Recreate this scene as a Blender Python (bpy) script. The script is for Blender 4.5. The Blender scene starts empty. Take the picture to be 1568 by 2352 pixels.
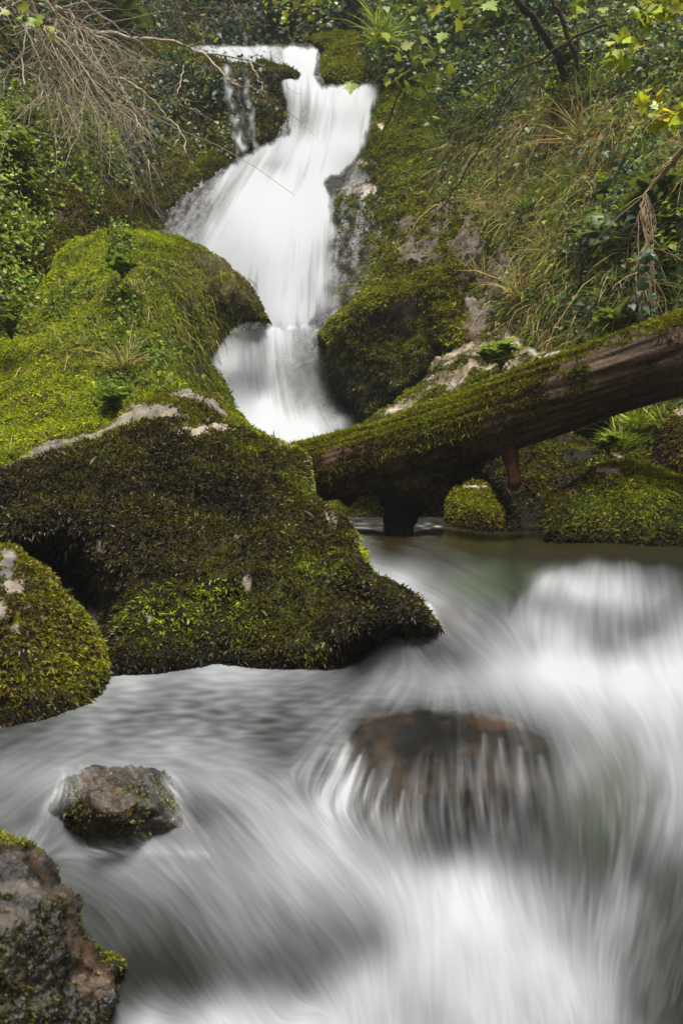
import bpy, math, random
import numpy as np
from mathutils import Vector, Matrix

# ------------------------------------------------------------------ camera, sky, sun, exposure
S = bpy.context.scene
COL = S.collection
PITCH = math.radians(1.84)
cam = bpy.data.cameras.new('camera'); camo = bpy.data.objects.new('camera', cam); COL.objects.link(camo)
cam.sensor_fit = 'VERTICAL'; cam.sensor_height = 36; cam.sensor_width = 24; cam.lens = 35
cam.clip_start = 0.05; cam.clip_end = 300
cam.dof.use_dof = True; cam.dof.focus_distance = 5.0; cam.dof.aperture_fstop = 7.0
camo.location = (0, 0, 0); camo.rotation_euler = (math.radians(90) - PITCH, 0, 0)
S.camera = camo

SUN_EL, SUN_ROT = math.radians(76), math.radians(150)
W = bpy.data.worlds.new('World'); S.world = W; W.use_nodes = True
nt = W.node_tree; nt.nodes.clear()
sky = nt.nodes.new('ShaderNodeTexSky'); sky.sky_type = 'NISHITA'; sky.sun_disc = False
sky.sun_elevation = SUN_EL; sky.sun_rotation = SUN_ROT; sky.dust_density = 3.0; sky.air_density = 1.0; sky.ozone_density = 1.0
hs = nt.nodes.new('ShaderNodeHueSaturation'); hs.inputs['Saturation'].default_value = 0.15
bg = nt.nodes.new('ShaderNodeBackground'); bg.inputs['Strength'].default_value = 0.05
wo = nt.nodes.new('ShaderNodeOutputWorld')
nt.links.new(sky.outputs[0], hs.inputs['Color']); nt.links.new(hs.outputs[0], bg.inputs['Color']); nt.links.new(bg.outputs[0], wo.inputs[0])
sd = Vector((math.sin(SUN_ROT) * math.cos(SUN_EL), math.cos(SUN_ROT) * math.cos(SUN_EL), math.sin(SUN_EL)))
sl = bpy.data.lights.new('sun', 'SUN'); sl.energy = 2.6; sl.angle = math.radians(22); sl.color = (1.0, 0.97, 0.92)
so = bpy.data.objects.new('sun', sl); COL.objects.link(so); so.rotation_euler = sd.to_track_quat('Z', 'Y').to_euler(); so.location = (0, 0, 30)
S.view_settings.view_transform = 'Standard'; S.view_settings.look = 'None'; S.view_settings.gamma = 1
S.view_settings.exposure = 1.48
S.cycles.max_bounces = 8; S.cycles.transparent_max_bounces = 12; S.cycles.diffuse_bounces = 4; S.cycles.glossy_bounces = 2
S.cycles.transmission_bounces = 4; S.cycles.use_denoising = True

# ------------------------------------------------------------------ helpers
rng = np.random.default_rng(7); random.seed(7)
FD = 35 / 36 * 2352.0; CX, CY = 784.0, 1176.0          # survey units: 1568 x 2352 sightings from the camera spot
SP, CP = math.sin(PITCH), math.cos(PITCH)

def P(x, y, d):
    x = np.asarray(x, float); y = np.asarray(y, float); d = np.asarray(d, float)
    Y = (CY - y) / FD * d
    return np.stack([(x - CX) / FD * d + 0 * Y, d * CP + Y * SP, -d * SP + Y * CP], -1)

def toimg(v):
    d = v[..., 1] * CP - v[..., 2] * SP; Y = v[..., 1] * SP + v[..., 2] * CP
    d = np.maximum(d, 0.05)
    return CX + v[..., 0] / d * FD, CY - Y / d * FD, d

def d_at_z(y, z): return z / (-SP + (CY - y) / FD * CP)

def _h(ix, iy, iz, s):
    h = (ix * 374761393 + iy * 668265263 + iz * 2147483647 + s * 974634777) & 0xFFFFFFFF
    h = ((h ^ (h >> 13)) * 1274126177) & 0xFFFFFFFF
    h = ((h ^ (h >> 16)) * 2246822519) & 0xFFFFFFFF
    return h ^ (h >> 15)

def noise(p, s=0):
    p = np.asarray(p, float); i = np.floor(p).astype(np.int64); f = p - i; u = f * f * f * (f * (f * 6 - 15) + 10)
    r = 0
    for dx in (0, 1):
        wx = u[..., 0] if dx else 1 - u[..., 0]
        for dy in (0, 1):
            wy = u[..., 1] if dy else 1 - u[..., 1]
            for dz in (0, 1):
                wz = u[..., 2] if dz else 1 - u[..., 2]
                h = _h(i[..., 0] + dx, i[..., 1] + dy, i[..., 2] + dz, s)
                a = (h & 1023) / 1023.0 * 2 * math.pi; c = ((h >> 10) & 1023) / 511.5 - 1; q = np.sqrt(np.maximum(0, 1 - c * c))
                g = (f[..., 0] - dx) * q * np.cos(a) + (f[..., 1] - dy) * q * np.sin(a) + (f[..., 2] - dz) * c
                r = r + wx * wy * wz * g
    return r * 1.5

def fbm(p, o=4, s=0, g=0.5, l=2.0):
    r = 0; a = 1.0; t = 0
    for k in range(o):
        r = r + a * noise(p, s + k * 17); t += a; a *= g; p = np.asarray(p) * l
    return r / t * 1.4

def ridged(p, o=4, s=0):
    r = 0; a = 1.0; t = 0
    for k in range(o):
        r = r + a * (1 - np.abs(noise(p, s + k * 13)) * 2); t += a; a *= 0.5; p = np.asarray(p) * 2.1
    return r / t

def ss(a, b, x):
    t = np.clip((x - a) / (b - a), 0, 1); return t * t * (3 - 2 * t)

def tps(ctrl, vals, x, y, smooth=1e-4, kern='tps'):
    c = np.asarray(ctrl, float) / 500.0; v = np.asarray(vals, float); n = len(c)
    def K(r):
        if kern == 'lin': return r
        return np.where(r > 1e-9, r * r * np.log(np.maximum(r, 1e-9)), 0)
    D = np.linalg.norm(c[:, None] - c[None], axis=2)
    A = np.zeros((n + 3, n + 3)); A[:n, :n] = K(D) + np.eye(n) * smooth; A[:n, n] = 1; A[:n, n + 1:] = c; A[n, :n] = 1; A[n + 1:, :n] = c.T
    b = np.zeros((n + 3,) + v.shape[1:]); b[:n] = v
    w = np.linalg.lstsq(A, b, rcond=None)[0]
    q = np.stack([np.ravel(x), np.ravel(y)], -1) / 500.0
    out = np.empty((len(q),) + v.shape[1:])
    for i in range(0, len(q), 40000):
        k = q[i:i + 40000]; R = np.linalg.norm(k[:, None] - c[None], axis=2)
        out[i:i + 40000] = K(R) @ w[:n] + w[n] + k @ w[n + 1:]
    return out.reshape(np.shape(x) + v.shape[1:])

def mesh_np(name, V, T, smooth=True, attrs=None, mat=None, parent=None):
    me = bpy.data.meshes.new(name); n = len(V); m = len(T); k = T.shape[1]
    me.vertices.add(n); me.vertices.foreach_set('co', np.ascontiguousarray(V, np.float32).ravel())
    me.loops.add(m * k); me.loops.foreach_set('vertex_index', np.ascontiguousarray(T, np.int32).ravel())
    me.polygons.add(m); me.polygons.foreach_set('loop_start', np.arange(0, m * k, k, dtype=np.int32))
    try: me.polygons.foreach_set('loop_total', np.full(m, k, np.int32))
    except Exception: pass
    me.polygons.foreach_set('use_smooth', np.full(m, smooth, bool))
    for nm, a in (attrs or {}).items():
        a = np.asarray(a, np.float32)
        if a.ndim == 1:
            at = me.attributes.new(nm, 'FLOAT', 'POINT'); at.data.foreach_set('value', a)
        else:
            at = me.attributes.new(nm, 'FLOAT_COLOR', 'POINT'); at.data.foreach_set('color', np.concatenate([a, np.ones((n, 1), np.float32)], 1).ravel())
    me.update(); me.validate()
    o = bpy.data.objects.new(name, me); COL.objects.link(o)
    if mat: me.materials.append(mat)
    if parent: o.parent = parent; o.location = -parent.location
    return o

def tag(o, label=None, cat=None, group=None, kind=None):
    if label: o['label'] = label
    if cat: o['category'] = cat
    if group: o['group'] = group
    if kind: o['kind'] = kind
    return o

def empty(name, loc, label, cat, group=None):
    o = bpy.data.objects.new(name, None); COL.objects.link(o); o.location = loc; o.empty_display_size = 0.1
    return tag(o, label, cat, group)

def vnormals(V, T):
    f = np.cross(V[T[:, 1]] - V[T[:, 0]], V[T[:, 2]] - V[T[:, 0]])
    N = np.zeros_like(V)
    for j in range(3):
        for c in range(3): N[:, c] += np.bincount(T[:, j], f[:, c], len(V))
    return N / np.maximum(np.linalg.norm(N, axis=1, keepdims=True), 1e-12)

def smooth_poly(poly, it=1):
    p = np.asarray(poly, float); a, b, c, d = np.roll(p, 1, 0), p, np.roll(p, -1, 0), np.roll(p, -2, 0); out = []
    for t in (0, .25, .5, .75): out.append(0.5 * (2 * b + (c - a) * t + (2 * a - 5 * b + 4 * c - d) * t * t + (3 * b - a - 3 * c + d) * t ** 3))
    return np.stack(out, 1).reshape(-1, 2)

def poly_dist(poly, x, y):
    a = np.asarray(poly, float); b = np.roll(a, -1, 0)
    best = np.full(x.shape, 1e18); nx = np.zeros_like(x); ny = np.zeros_like(y); ins = np.zeros(x.shape, bool); idx = np.zeros(x.shape, int)
    for k, ((ax, ay), (bx, by)) in enumerate(zip(a, b)):
        ex, ey = bx - ax, by - ay; L = ex * ex + ey * ey + 1e-9
        t = np.clip(((x - ax) * ex + (y - ay) * ey) / L, 0, 1); qx, qy = ax + t * ex, ay + t * ey
        dd = (x - qx) ** 2 + (y - qy) ** 2; m = dd < best
        best = np.where(m, dd, best); nx = np.where(m, qx, nx); ny = np.where(m, qy, ny); idx = np.where(m, k, idx)
        c = ((ay > y) != (by > y)); ins ^= c & (x < ex * (y - ay) / (ey if abs(ey) > 1e-9 else 1e-9) + ax)
    return np.sqrt(best), ins, nx, ny, idx

def relief(poly, ctrl, step=6, R=0.3, r=60, thick=0.5, rough=6, seed=0):
    """a closed solid: front surface at surveyed distances, rounded at its outline, with a back of its own"""
    poly = smooth_poly(poly, 1); ctrl = np.asarray(ctrl, float)
    x0, y0 = poly.min(0) - step; x1, y1 = poly.max(0) + step
    X, Y = np.meshgrid(np.arange(x0, x1 + step, step), np.arange(y0, y1 + step, step))
    q = np.stack([X, Y, 0 * X], -1)
    wx = fbm(q / 45.0, 3, seed) * rough; wy = fbm(q / 45.0 + 31, 3, seed + 5) * rough
    dist, ins, nx, ny, _ = poly_dist(poly, X + wx, Y + wy)
    nx = nx - wx; ny = ny - wy
    cell = ins[:-1, :-1] | ins[1:, :-1] | ins[:-1, 1:] | ins[1:, 1:]
    used = np.zeros_like(ins); used[:-1, :-1] |= cell; used[1:, :-1] |= cell; used[:-1, 1:] |= cell; used[1:, 1:] |= cell
    bnd = used & ~ins
    X = np.where(bnd, nx, X); Y = np.where(bnd, ny, Y); dist = np.where(ins, dist, 0)
    if len(ctrl) >= 3: d = tps(ctrl[:, :2], ctrl[:, 2], X, Y, 1e-3)
    else: d = np.full(X.shape, ctrl[:, 2].mean())
    t = np.clip(dist / r, 0, 1); e = np.sqrt(np.maximum(0, 1 - (1 - t) ** 2))
    df = d + R * (1 - e)
    ids = -np.ones(X.shape, int); ids[used] = np.arange(used.sum()); nf = used.sum()
    Vf = P(X[used], Y[used], df[used])
    a, b, c, dd = ids[:-1, :-1][cell], ids[:-1, 1:][cell], ids[1:, 1:][cell], ids[1:, :-1][cell]
    T = np.concatenate([np.stack([a, dd, b], 1), np.stack([b, dd, c], 1)])
    if thick:
        inn = used & ins; idb = ids.copy(); idb[inn] = nf + np.arange(inn.sum())
        db = d + R + thick * e
        Vb = P(X[inn], Y[inn], db[inn]); V = np.concatenate([Vf, Vb])
        a, b, c, dd = idb[:-1, :-1][cell], idb[:-1, 1:][cell], idb[1:, 1:][cell], idb[1:, :-1][cell]
        T = np.concatenate([T, np.stack([a, b, dd], 1), np.stack([b, c, dd], 1)])
    else: V = Vf
    A = np.linalg.norm(np.cross(V[T[:, 1]] - V[T[:, 0]], V[T[:, 2]] - V[T[:, 0]]), axis=1)
    T = T[A > 1e-12]
    return V, T

def displace(V, T, amp, freq, seed=0, ridge=0.0, oct=5, stretch=(1, 1, 1)):
    N = vnormals(V, T); p = V * freq * np.array(stretch)
    n = fbm(p, oct, seed) * (1 - ridge) + (ridged(p * 0.7, oct, seed + 3) - 0.5) * ridge
    return V + N * (n * amp)[:, None]

def scatter(V, T, n, dens=None, margin=220, facing=-0.25, seed=1):
    r = np.random.default_rng(seed)
    fn = np.cross(V[T[:, 1]] - V[T[:, 0]], V[T[:, 2]] - V[T[:, 0]]); A = np.linalg.norm(fn, axis=1); fn = fn / np.maximum(A, 1e-12)[:, None]
    c = V[T].mean(1); x, y, d = toimg(c)
    w = A * ((x > -margin) & (x < 1568 + margin) & (y > -margin) & (y < 2352 + margin) & (d > 0.2))
    vd = -c / np.linalg.norm(c, axis=1, keepdims=True); w = w * (((fn * vd).sum(1) > facing))
    if dens is not None: w = w * (dens[T].mean(1))
    cs = np.cumsum(w)
    if cs[-1] <= 0: return np.zeros((0, 3)), np.zeros((0, 3))
    k = np.searchsorted(cs, r.random(n) * cs[-1]); k = np.minimum(k, len(T) - 1)
    u = np.sqrt(r.random(n)); v = r.random(n)
    b = np.stack([1 - u, u * (1 - v), u * v], 1)
    VN = vnormals(V, T)
    p = (V[T[k]] * b[:, :, None]).sum(1); nn = (VN[T[k]] * b[:, :, None]).sum(1); nn /= np.maximum(np.linalg.norm(nn, axis=1, keepdims=True), 1e-9)
    return p, nn

def unit(v): return v / np.maximum(np.linalg.norm(v, axis=-1, keepdims=True), 1e-9)

def rand_dir(n, r): return unit(r.normal(size=(n, 3)))

def blades(p, dr, L, w, col, droop=0.3, seed=0, segs=2):
    """tapered curved strips; returns V, T, C"""
    r = np.random.default_rng(seed); n = len(p); L = np.broadcast_to(L, n)[:, None]; w = np.broadcast_to(w, n)[:, None]; droop = np.broadcast_to(droop, n)[:, None]
    dr = unit(dr); side = unit(np.cross(dr, rand_dir(n, r))); g = np.array([0, 0, -1.0])
    rows = []
    pos = p.copy(); cur = dr.copy()
    ws = [1.0, 0.85, 0.0] if segs == 2 else [1.0, 0.95, 0.7, 0.0]
    for s in range(segs + 1):
        if s == segs: rows.append(pos)
        else:
            rows.append(pos - side * w * ws[s] * 0.5); rows.append(pos + side * w * ws[s] * 0.5)
            cur = unit(cur + g * droop); pos = pos + cur * L / segs
    V = np.stack(rows, 1); k = V.shape[1]; V = V.reshape(-1, 3); base = (np.arange(n) * k)[:, None]
    tri = []
    for s in range(segs - 1): tri += [(2 * s, 2 * s + 1, 2 * s + 2), (2 * s + 1, 2 * s + 3, 2 * s + 2)]
    tri.append((2 * segs - 2, 2 * segs - 1, 2 * segs))
    T = (base[:, :, None] + np.array(tri)[None]).reshape(-1, 3)
    return V, T, np.repeat(col, k, 0)

LEAF_OVAL = (np.array([(0, 0, 0), (-.5, .35, .08), (-.42, .65, .08), (0, 1, -.05), (.42, .65, .08), (.5, .35, .08), (0, .5, 0)]), [(0, 6, 1), (1, 6, 2), (2, 6, 3), (3, 6, 4), (4, 6, 5), (5, 6, 0)])
LEAF_IVY = (np.array([(0, .05, 0), (-.35, -.08, .05), (-.55, .3, .1), (-.28, .55, .06), (0, 1, -.05), (.28, .55, .06), (.55, .3, .1), (.35, -.08, .05), (0, .4, 0)]), [(0, 8, 1), (1, 8, 2), (2, 8, 3), (3, 8, 4), (4, 8, 5), (5, 8, 6), (6, 8, 7), (7, 8, 0)])
_mp = [(0, 0), (-.28, -.12), (-.3, .05), (-.72, .12), (-.5, .28), (-.8, .55), (-.45, .52), (-.42, .7), (-.2, .62), (-.25, .8), (0, 1.08)]
_mp = _mp + [(-x, y) for x, y in _mp[-2:0:-1]]
LEAF_MAPLE = (np.array([(x * .75, y, .1 * abs(x)) for x, y in _mp] + [(0, .35, 0)]), [(i, len(_mp), (i + 1) % len(_mp)) for i in range(len(_mp))])
LEAF_LANCE = (np.array([(0, 0, 0), (-.5, .3, .06), (0, 1, -.1), (.5, .3, .06), (0, .35, 0)]), [(0, 4, 1), (1, 4, 2), (2, 4, 3), (3, 4, 0)])

def leaves(p, ax, nrm, L, wr, col, shape=LEAF_OVAL):
    n = len(p); ax = unit(ax); sx = unit(np.cross(ax, nrm)); nz = np.cross(sx, ax); L = np.broadcast_to(L, n)
    S_, tri = shape; k = len(S_)
    V = (p[:, None] + (sx[:, None] * (S_[None, :, 0:1] * wr) + ax[:, None] * S_[None, :, 1:2] + nz[:, None] * S_[None, :, 2:3]) * L[:, None, None]).reshape(-1, 3)
    T = ((np.arange(n) * k)[:, None, None] + np.array(tri)[None]).reshape(-1, 3)
    return V, T, np.repeat(col, k, 0)

def merge(parts):
    Vs, Ts, Cs = [], [], []; o = 0
    for V, T, C in parts:
        Vs.append(V); Ts.append(T + o); Cs.append(C); o += len(V)
    return np.concatenate(Vs), np.concatenate(Ts), np.concatenate(Cs)

def tube(pts, rad, sides=6, col=(.1, .08, .06), jit=0, seed=0):
    pts = np.asarray(pts, float); n = len(pts); rad = np.broadcast_to(rad, n)
    t = unit(np.gradient(pts, axis=0)); up = np.array([0.3, 0.2, 1.0]); a = unit(np.cross(t, up)); b = np.cross(t, a)
    th = np.arange(sides) / sides * 2 * math.pi
    V = (pts[:, None] + (a[:, None] * np.cos(th)[None, :, None] + b[:, None] * np.sin(th)[None, :, None]) * rad[:, None, None]).reshape(-1, 3)
    T = []
    i = (np.arange(n - 1) * sides)[:, None]; j = np.arange(sides)[None]; jn = (j + 1) % sides
    q = [i + j, i + jn, i + sides + jn, i + sides + j]
    q = [np.ravel(z) for z in q]
    T = np.concatenate([np.stack([q[0], q[1], q[2]], 1), np.stack([q[0], q[2], q[3]], 1)])
    caps = [(0, k + 1, k) for k in range(1, sides - 1)] + [((n - 1) * sides, (n - 1) * sides + k, (n - 1) * sides + k + 1) for k in range(1, sides - 1)]
    T = np.concatenate([T, np.array(caps)])
    return V, T, np.tile(np.asarray(col, float), (len(V), 1))

def curve(pts, n=24):
    p = np.asarray(pts, float); 
    if len(p) == 2: return p[0] + (p[1] - p[0]) * np.linspace(0, 1, n)[:, None]
    q = np.concatenate([[2 * p[0] - p[1]], p, [2 * p[-1] - p[-2]]]); out = []
    m = len(p) - 1
    for s in np.linspace(0, m - 1e-6, n):
        i = int(s); t = s - i; a, b, c, d = q[i:i + 4]
        out.append(0.5 * (2 * b + (c - a) * t + (2 * a - 5 * b + 4 * c - d) * t * t + (3 * b - a - 3 * c + d) * t ** 3))
    return np.array(out)

# ------------------------------------------------------------------ materials
def mat_new(name):
    m = bpy.data.materials.new(name); m.use_nodes = True; t = m.node_tree; t.nodes.clear()
    return m, t, t.nodes.new, t.links.new

def mat_rock(name, rough, spec, bump=0.5, scale=1.0):
    m, t, N, K = mat_new(name); o = N('ShaderNodeOutputMaterial'); b = N('ShaderNodeBsdfPrincipled')
    a = N('ShaderNodeAttribute'); a.attribute_name = 'col'; g = N('ShaderNodeNewGeometry')
    n1 = N('ShaderNodeTexNoise'); n1.inputs['Scale'].default_value = 14 * scale; n1.inputs['Detail'].default_value = 8; n1.inputs['Roughness'].default_value = .68
    n2 = N('ShaderNodeTexNoise'); n2.inputs['Scale'].default_value = 70 * scale; n2.inputs['Detail'].default_value = 4
    K(g.outputs['Position'], n1.inputs['Vector']); K(g.outputs['Position'], n2.inputs['Vector'])
    r = N('ShaderNodeMapRange'); r.inputs[1].default_value = .3; r.inputs[2].default_value = .7; r.inputs[3].default_value = .45; r.inputs[4].default_value = 1.45; K(n1.outputs[0], r.inputs[0])
    x = N('ShaderNodeVectorMath'); x.operation = 'SCALE'; K(a.outputs['Color'], x.inputs[0]); K(r.outputs[0], x.inputs['Scale']); K(x.outputs[0], b.inputs['Base Color'])
    ad = N('ShaderNodeMath'); ad.operation = 'MULTIPLY_ADD'; ad.inputs[1].default_value = .45; K(n2.outputs[0], ad.inputs[0]); K(n1.outputs[0], ad.inputs[2])
    bp = N('ShaderNodeBump'); bp.inputs['Strength'].default_value = bump; bp.inputs['Distance'].default_value = .03 / scale; K(ad.outputs[0], bp.inputs['Height']); K(bp.outputs[0], b.inputs['Normal'])
    b.inputs['Roughness'].default_value = rough; b.inputs['Specular IOR Level'].default_value = spec
    K(b.outputs[0], o.inputs[0]); return m

def mat_leaf(name, rough=.5, spec=.3, trans=.3):
    m, t, N, K = mat_new(name); o = N('ShaderNodeOutputMaterial'); b = N('ShaderNodeBsdfPrincipled')
    a = N('ShaderNodeAttribute'); a.attribute_name = 'col'; K(a.outputs['Color'], b.inputs['Base Color'])
    b.inputs['Roughness'].default_value = rough; b.inputs['Specular IOR Level'].default_value = spec
    if trans:
        tr = N('ShaderNodeBsdfTranslucent'); K(a.outputs['Color'], tr.inputs['Color']); mx = N('ShaderNodeMixShader'); mx.inputs[0].default_value = trans
        K(b.outputs[0], mx.inputs[1]); K(tr.outputs[0], mx.inputs[2]); K(mx.outputs[0], o.inputs[0])
    else: K(b.outputs[0], o.inputs[0])
    return m

def mat_water(name):
    m, t, N, K = mat_new(name); o = N('ShaderNodeOutputMaterial')
    af = N('ShaderNodeAttribute'); af.attribute_name = 'foam'; aa = N('ShaderNodeAttribute'); aa.attribute_name = 'thin'; ac = N('ShaderNodeAttribute'); ac.attribute_name = 'col'
    deep = N('ShaderNodeBsdfPrincipled'); K(ac.outputs['Color'], deep.inputs['Base Color']); ar = N('ShaderNodeAttribute'); ar.attribute_name = 'chop'; K(ar.outputs['Fac'], deep.inputs['Roughness']); deep.inputs['IOR'].default_value = 1.33; deep.inputs['Specular IOR Level'].default_value = .15
    tp = N('ShaderNodeBsdfTransparent'); m1 = N('ShaderNodeMixShader'); K(aa.outputs['Fac'], m1.inputs[0]); K(deep.outputs[0], m1.inputs[1]); K(tp.outputs[0], m1.inputs[2])
    fo = N('ShaderNodeBsdfPrincipled'); fo.inputs['Base Color'].default_value = (.82, .85, .88, 1); fo.inputs['Roughness'].default_value = .65; fo.inputs['Specular IOR Level'].default_value = .2
    tl = N('ShaderNodeBsdfTranslucent'); tl.inputs['Color'].default_value = (.82, .85, .88, 1); m3 = N('ShaderNodeMixShader'); m3.inputs[0].default_value = .25; K(fo.outputs[0], m3.inputs[1]); K(tl.outputs[0], m3.inputs[2])
    m2 = N('ShaderNodeMixShader'); K(af.outputs['Fac'], m2.inputs[0]); K(m1.outputs[0], m2.inputs[1]); K(m3.outputs[0], m2.inputs[2])
    K(m2.outputs[0], o.inputs[0]); return m

M_ROCK = mat_rock('limestone', .8, .10); M_WET = mat_rock('wet_stone', .2, .45, .6); M_SMOOTH = mat_rock('water_worn_stone', .7, .08, .1, .8); M_EARTH = mat_rock('earth', .9, .1, .8, .6)
M_MOSS = mat_leaf('moss', .6, .10, .3); M_WETMOSS = mat_leaf('wet_moss', .38, .22, .25); M_LEAF = mat_leaf('leaf', .42, .28, .35); M_GRASS = mat_leaf('grass_blade', .55, .15, .35)
M_BARK = mat_rock('bark', .8, .2, .7, 3.0); M_TWIG = mat_leaf('twig_bark', .8, .15, 0); M_WATER = mat_water('silky_water')

def lin(*c): return np.array([((v / 255 + .055) / 1.055) ** 2.4 if v > 10 else v / 255 / 12.92 for v in c])

# moss palette (albedo)
BRN = np.array([.035, .024, .012]); DRK = np.array([.018, .022, .008]); OLV = np.array([.105, .098, .009]); LIM = np.array([.25, .27, .011]); RUS = np.array([.15, .085, .014]); GRN = np.array([.055, .11, .010])
PALE = np.array([.36, .30, .235]); PINK = np.array([.30, .235, .20]); TAN = np.array([.22, .16, .10]); WETD = np.array([.035, .033, .028]); GREY = np.array([.16, .15, .135])

def mixc(a, b, t): return a + (b - a) * np.asarray(t)[..., None]
# ------------------------------------------------------------------ water
def bil(A, x, y):
    h, w = A.shape; x = np.clip(x, 0, w - 1.001); y = np.clip(y, 0, h - 1.001); i = x.astype(np.int32); j = y.astype(np.int32); fx = x - i; fy = y - j
    return A[j, i] * (1 - fx) * (1 - fy) + A[j, i + 1] * fx * (1 - fy) + A[j + 1, i] * (1 - fx) * fy + A[j + 1, i + 1] * fx * fy

def blur(A, k):
    for ax in (0, 1):
        c = np.cumsum(np.concatenate([np.repeat(np.take(A, [0], ax), k, ax), A, np.repeat(np.take(A, [-1], ax), k, ax)], ax), ax)
        n = A.shape[ax]; A = (np.take(c, range(2 * k, 2 * k + n), ax) - np.take(c, range(0, n), ax)) / (2 * k)
    return A

def streaks(ux, uy, steps, seed, ln=1.0):
    """foam drawn out along the current: noise averaged along the flow lines"""
    r = np.random.default_rng(seed); h, w = ux.shape; Y0, X0 = np.mgrid[0:h, 0:w].astype(np.float32); out = 0; tot = 0
    for k, (bl, wt) in enumerate(((0, .45), (2, .7), (7, .9))):
        n = r.random((h, w)).astype(np.float32)
        if bl: n = blur(n, bl); n = (n - n.mean()) / n.std() * .29 + .5
        acc = n.copy(); cnt = 1.0; L = int(steps * (.7, .9, 1.3)[k])
        for s in (1, -1):
            x, y = X0.copy(), Y0.copy(); px, py = ux * s, uy * s
            for i in range(L):
                x += px * ln; y += py * ln
                xi = np.clip(x.astype(np.int32), 0, w - 1); yi = np.clip(y.astype(np.int32), 0, h - 1)
                vx, vy = ux[yi, xi], uy[yi, xi]; f = np.where(vx * px + vy * py < 0, -1, 1).astype(np.float32); px, py = vx * f, vy * f
                g = 0.5 + 0.5 * math.cos(math.pi * i / L); acc += bil(n, x, y) * g; cnt += g
        acc /= cnt; acc = (acc - acc.mean()) / acc.std(); out = out + acc * wt; tot += wt * wt
    return out / math.sqrt(tot)

def flowfield(strokes, X, Y, pw=2.2):
    s = np.asarray(strokes, float); a = np.arctan2(s[:, 3], s[:, 2]); c2, s2 = np.cos(2 * a), np.sin(2 * a)
    A = 0; B = 0
    for k in range(len(s)):
        w = 1.0 / (((X - s[k, 0]) ** 2 + (Y - s[k, 1]) ** 2) + 6000.0) ** (pw / 2); A = A + w * c2[k]; B = B + w * s2[k]
    A = blur(A, 14); B = blur(B, 14); th = 0.5 * np.arctan2(B, A); return np.cos(th).astype(np.float32), np.sin(th).astype(np.float32)

def water_sheet(name, X, Y, d, v, flow, amp, thin, colr, label, steps=26, keep=None, seed=1, bumps=0.0006, vmul=None, lo=.12, gain=1.0):
    ux, uy = flowfield(flow, X, Y)
    s = streaks(ux, uy, steps, seed)
    v = v + np.clip(s, -2.2, 2.2) * amp
    if vmul is not None: v = v * vmul(s)
    f = np.clip((np.clip(v, 0, 1.0) ** 2.2 - lo ** 2.2) / (.93 ** 2.2 - lo ** 2.2), 0, 1) * gain
    V = P(X, Y, d * (1 - bumps * blur(s, 3)))
    h, w = X.shape; ids = np.arange(h * w).reshape(h, w)
    a, b, c, e = ids[:-1, :-1], ids[:-1, 1:], ids[1:, 1:], ids[1:, :-1]
    Q = np.stack([a, e, c, b], -1)
    if keep is not None:
        kk = keep[:-1, :-1] | keep[1:, :-1] | keep[:-1, 1:] | keep[1:, 1:]; Q = Q[kk]
    Q = Q.reshape(-1, 4); V = V.reshape(-1, 3); u = np.unique(Q); mp = np.zeros(h * w, int); mp[u] = np.arange(len(u))
    o = mesh_np(name, V[u], mp[Q], True, {'foam': f.ravel()[u], 'thin': thin.ravel()[u], 'col': colr.reshape(-1, 3)[u], 'chop': (.5 - .36 * np.exp(-(((Y - 1225) / 45) ** 2))).ravel()[u]}, M_WATER)
    return tag(o, label, None, None, 'structure')

def strands(X, Y):
    o = np.zeros_like(X)
    for x0, y0, x1, y1, w, a in ((800, 1712, 735, 1850, 12, .3), (826, 1738, 775, 1860, 9, .32), (858, 1768, 815, 1880, 8, .3), (888, 1790, 850, 1890, 7, .22), (926, 1818, 905, 1920, 7, .2), (965, 1830, 955, 1920, 8, .16), (1112, 1690, 1095, 1830, 10, .2), (1150, 1700, 1140, 1840, 12, .22), (1195, 1720, 1195, 1860, 12, .2), (1240, 1740, 1250, 1860, 14, .16), (1060, 1760, 1050, 1880, 9, .14), (1020, 1790, 1012, 1900, 8, .12),
        (985, 1390, 1015, 1450, 7, .3), (1470, 1860, 1400, 2150, 22, .09), (1520, 1840, 1440, 2120, 18, .06), (150, 1800, 95, 1880, 13, .12)):
        L2 = (x1 - x0) ** 2 + (y1 - y0) ** 2; t = ((X - x0) * (x1 - x0) + (Y - y0) * (y1 - y0)) / L2; tc = np.clip(t, 0, 1)
        dd = np.hypot(X - x0 - tc * (x1 - x0), Y - y0 - tc * (y1 - y0)); o = np.maximum(o, a * np.exp(-(dd / (w * (.6 + .9 * tc))) ** 2) * (1 - .75 * tc ** 2))
    return o

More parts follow.
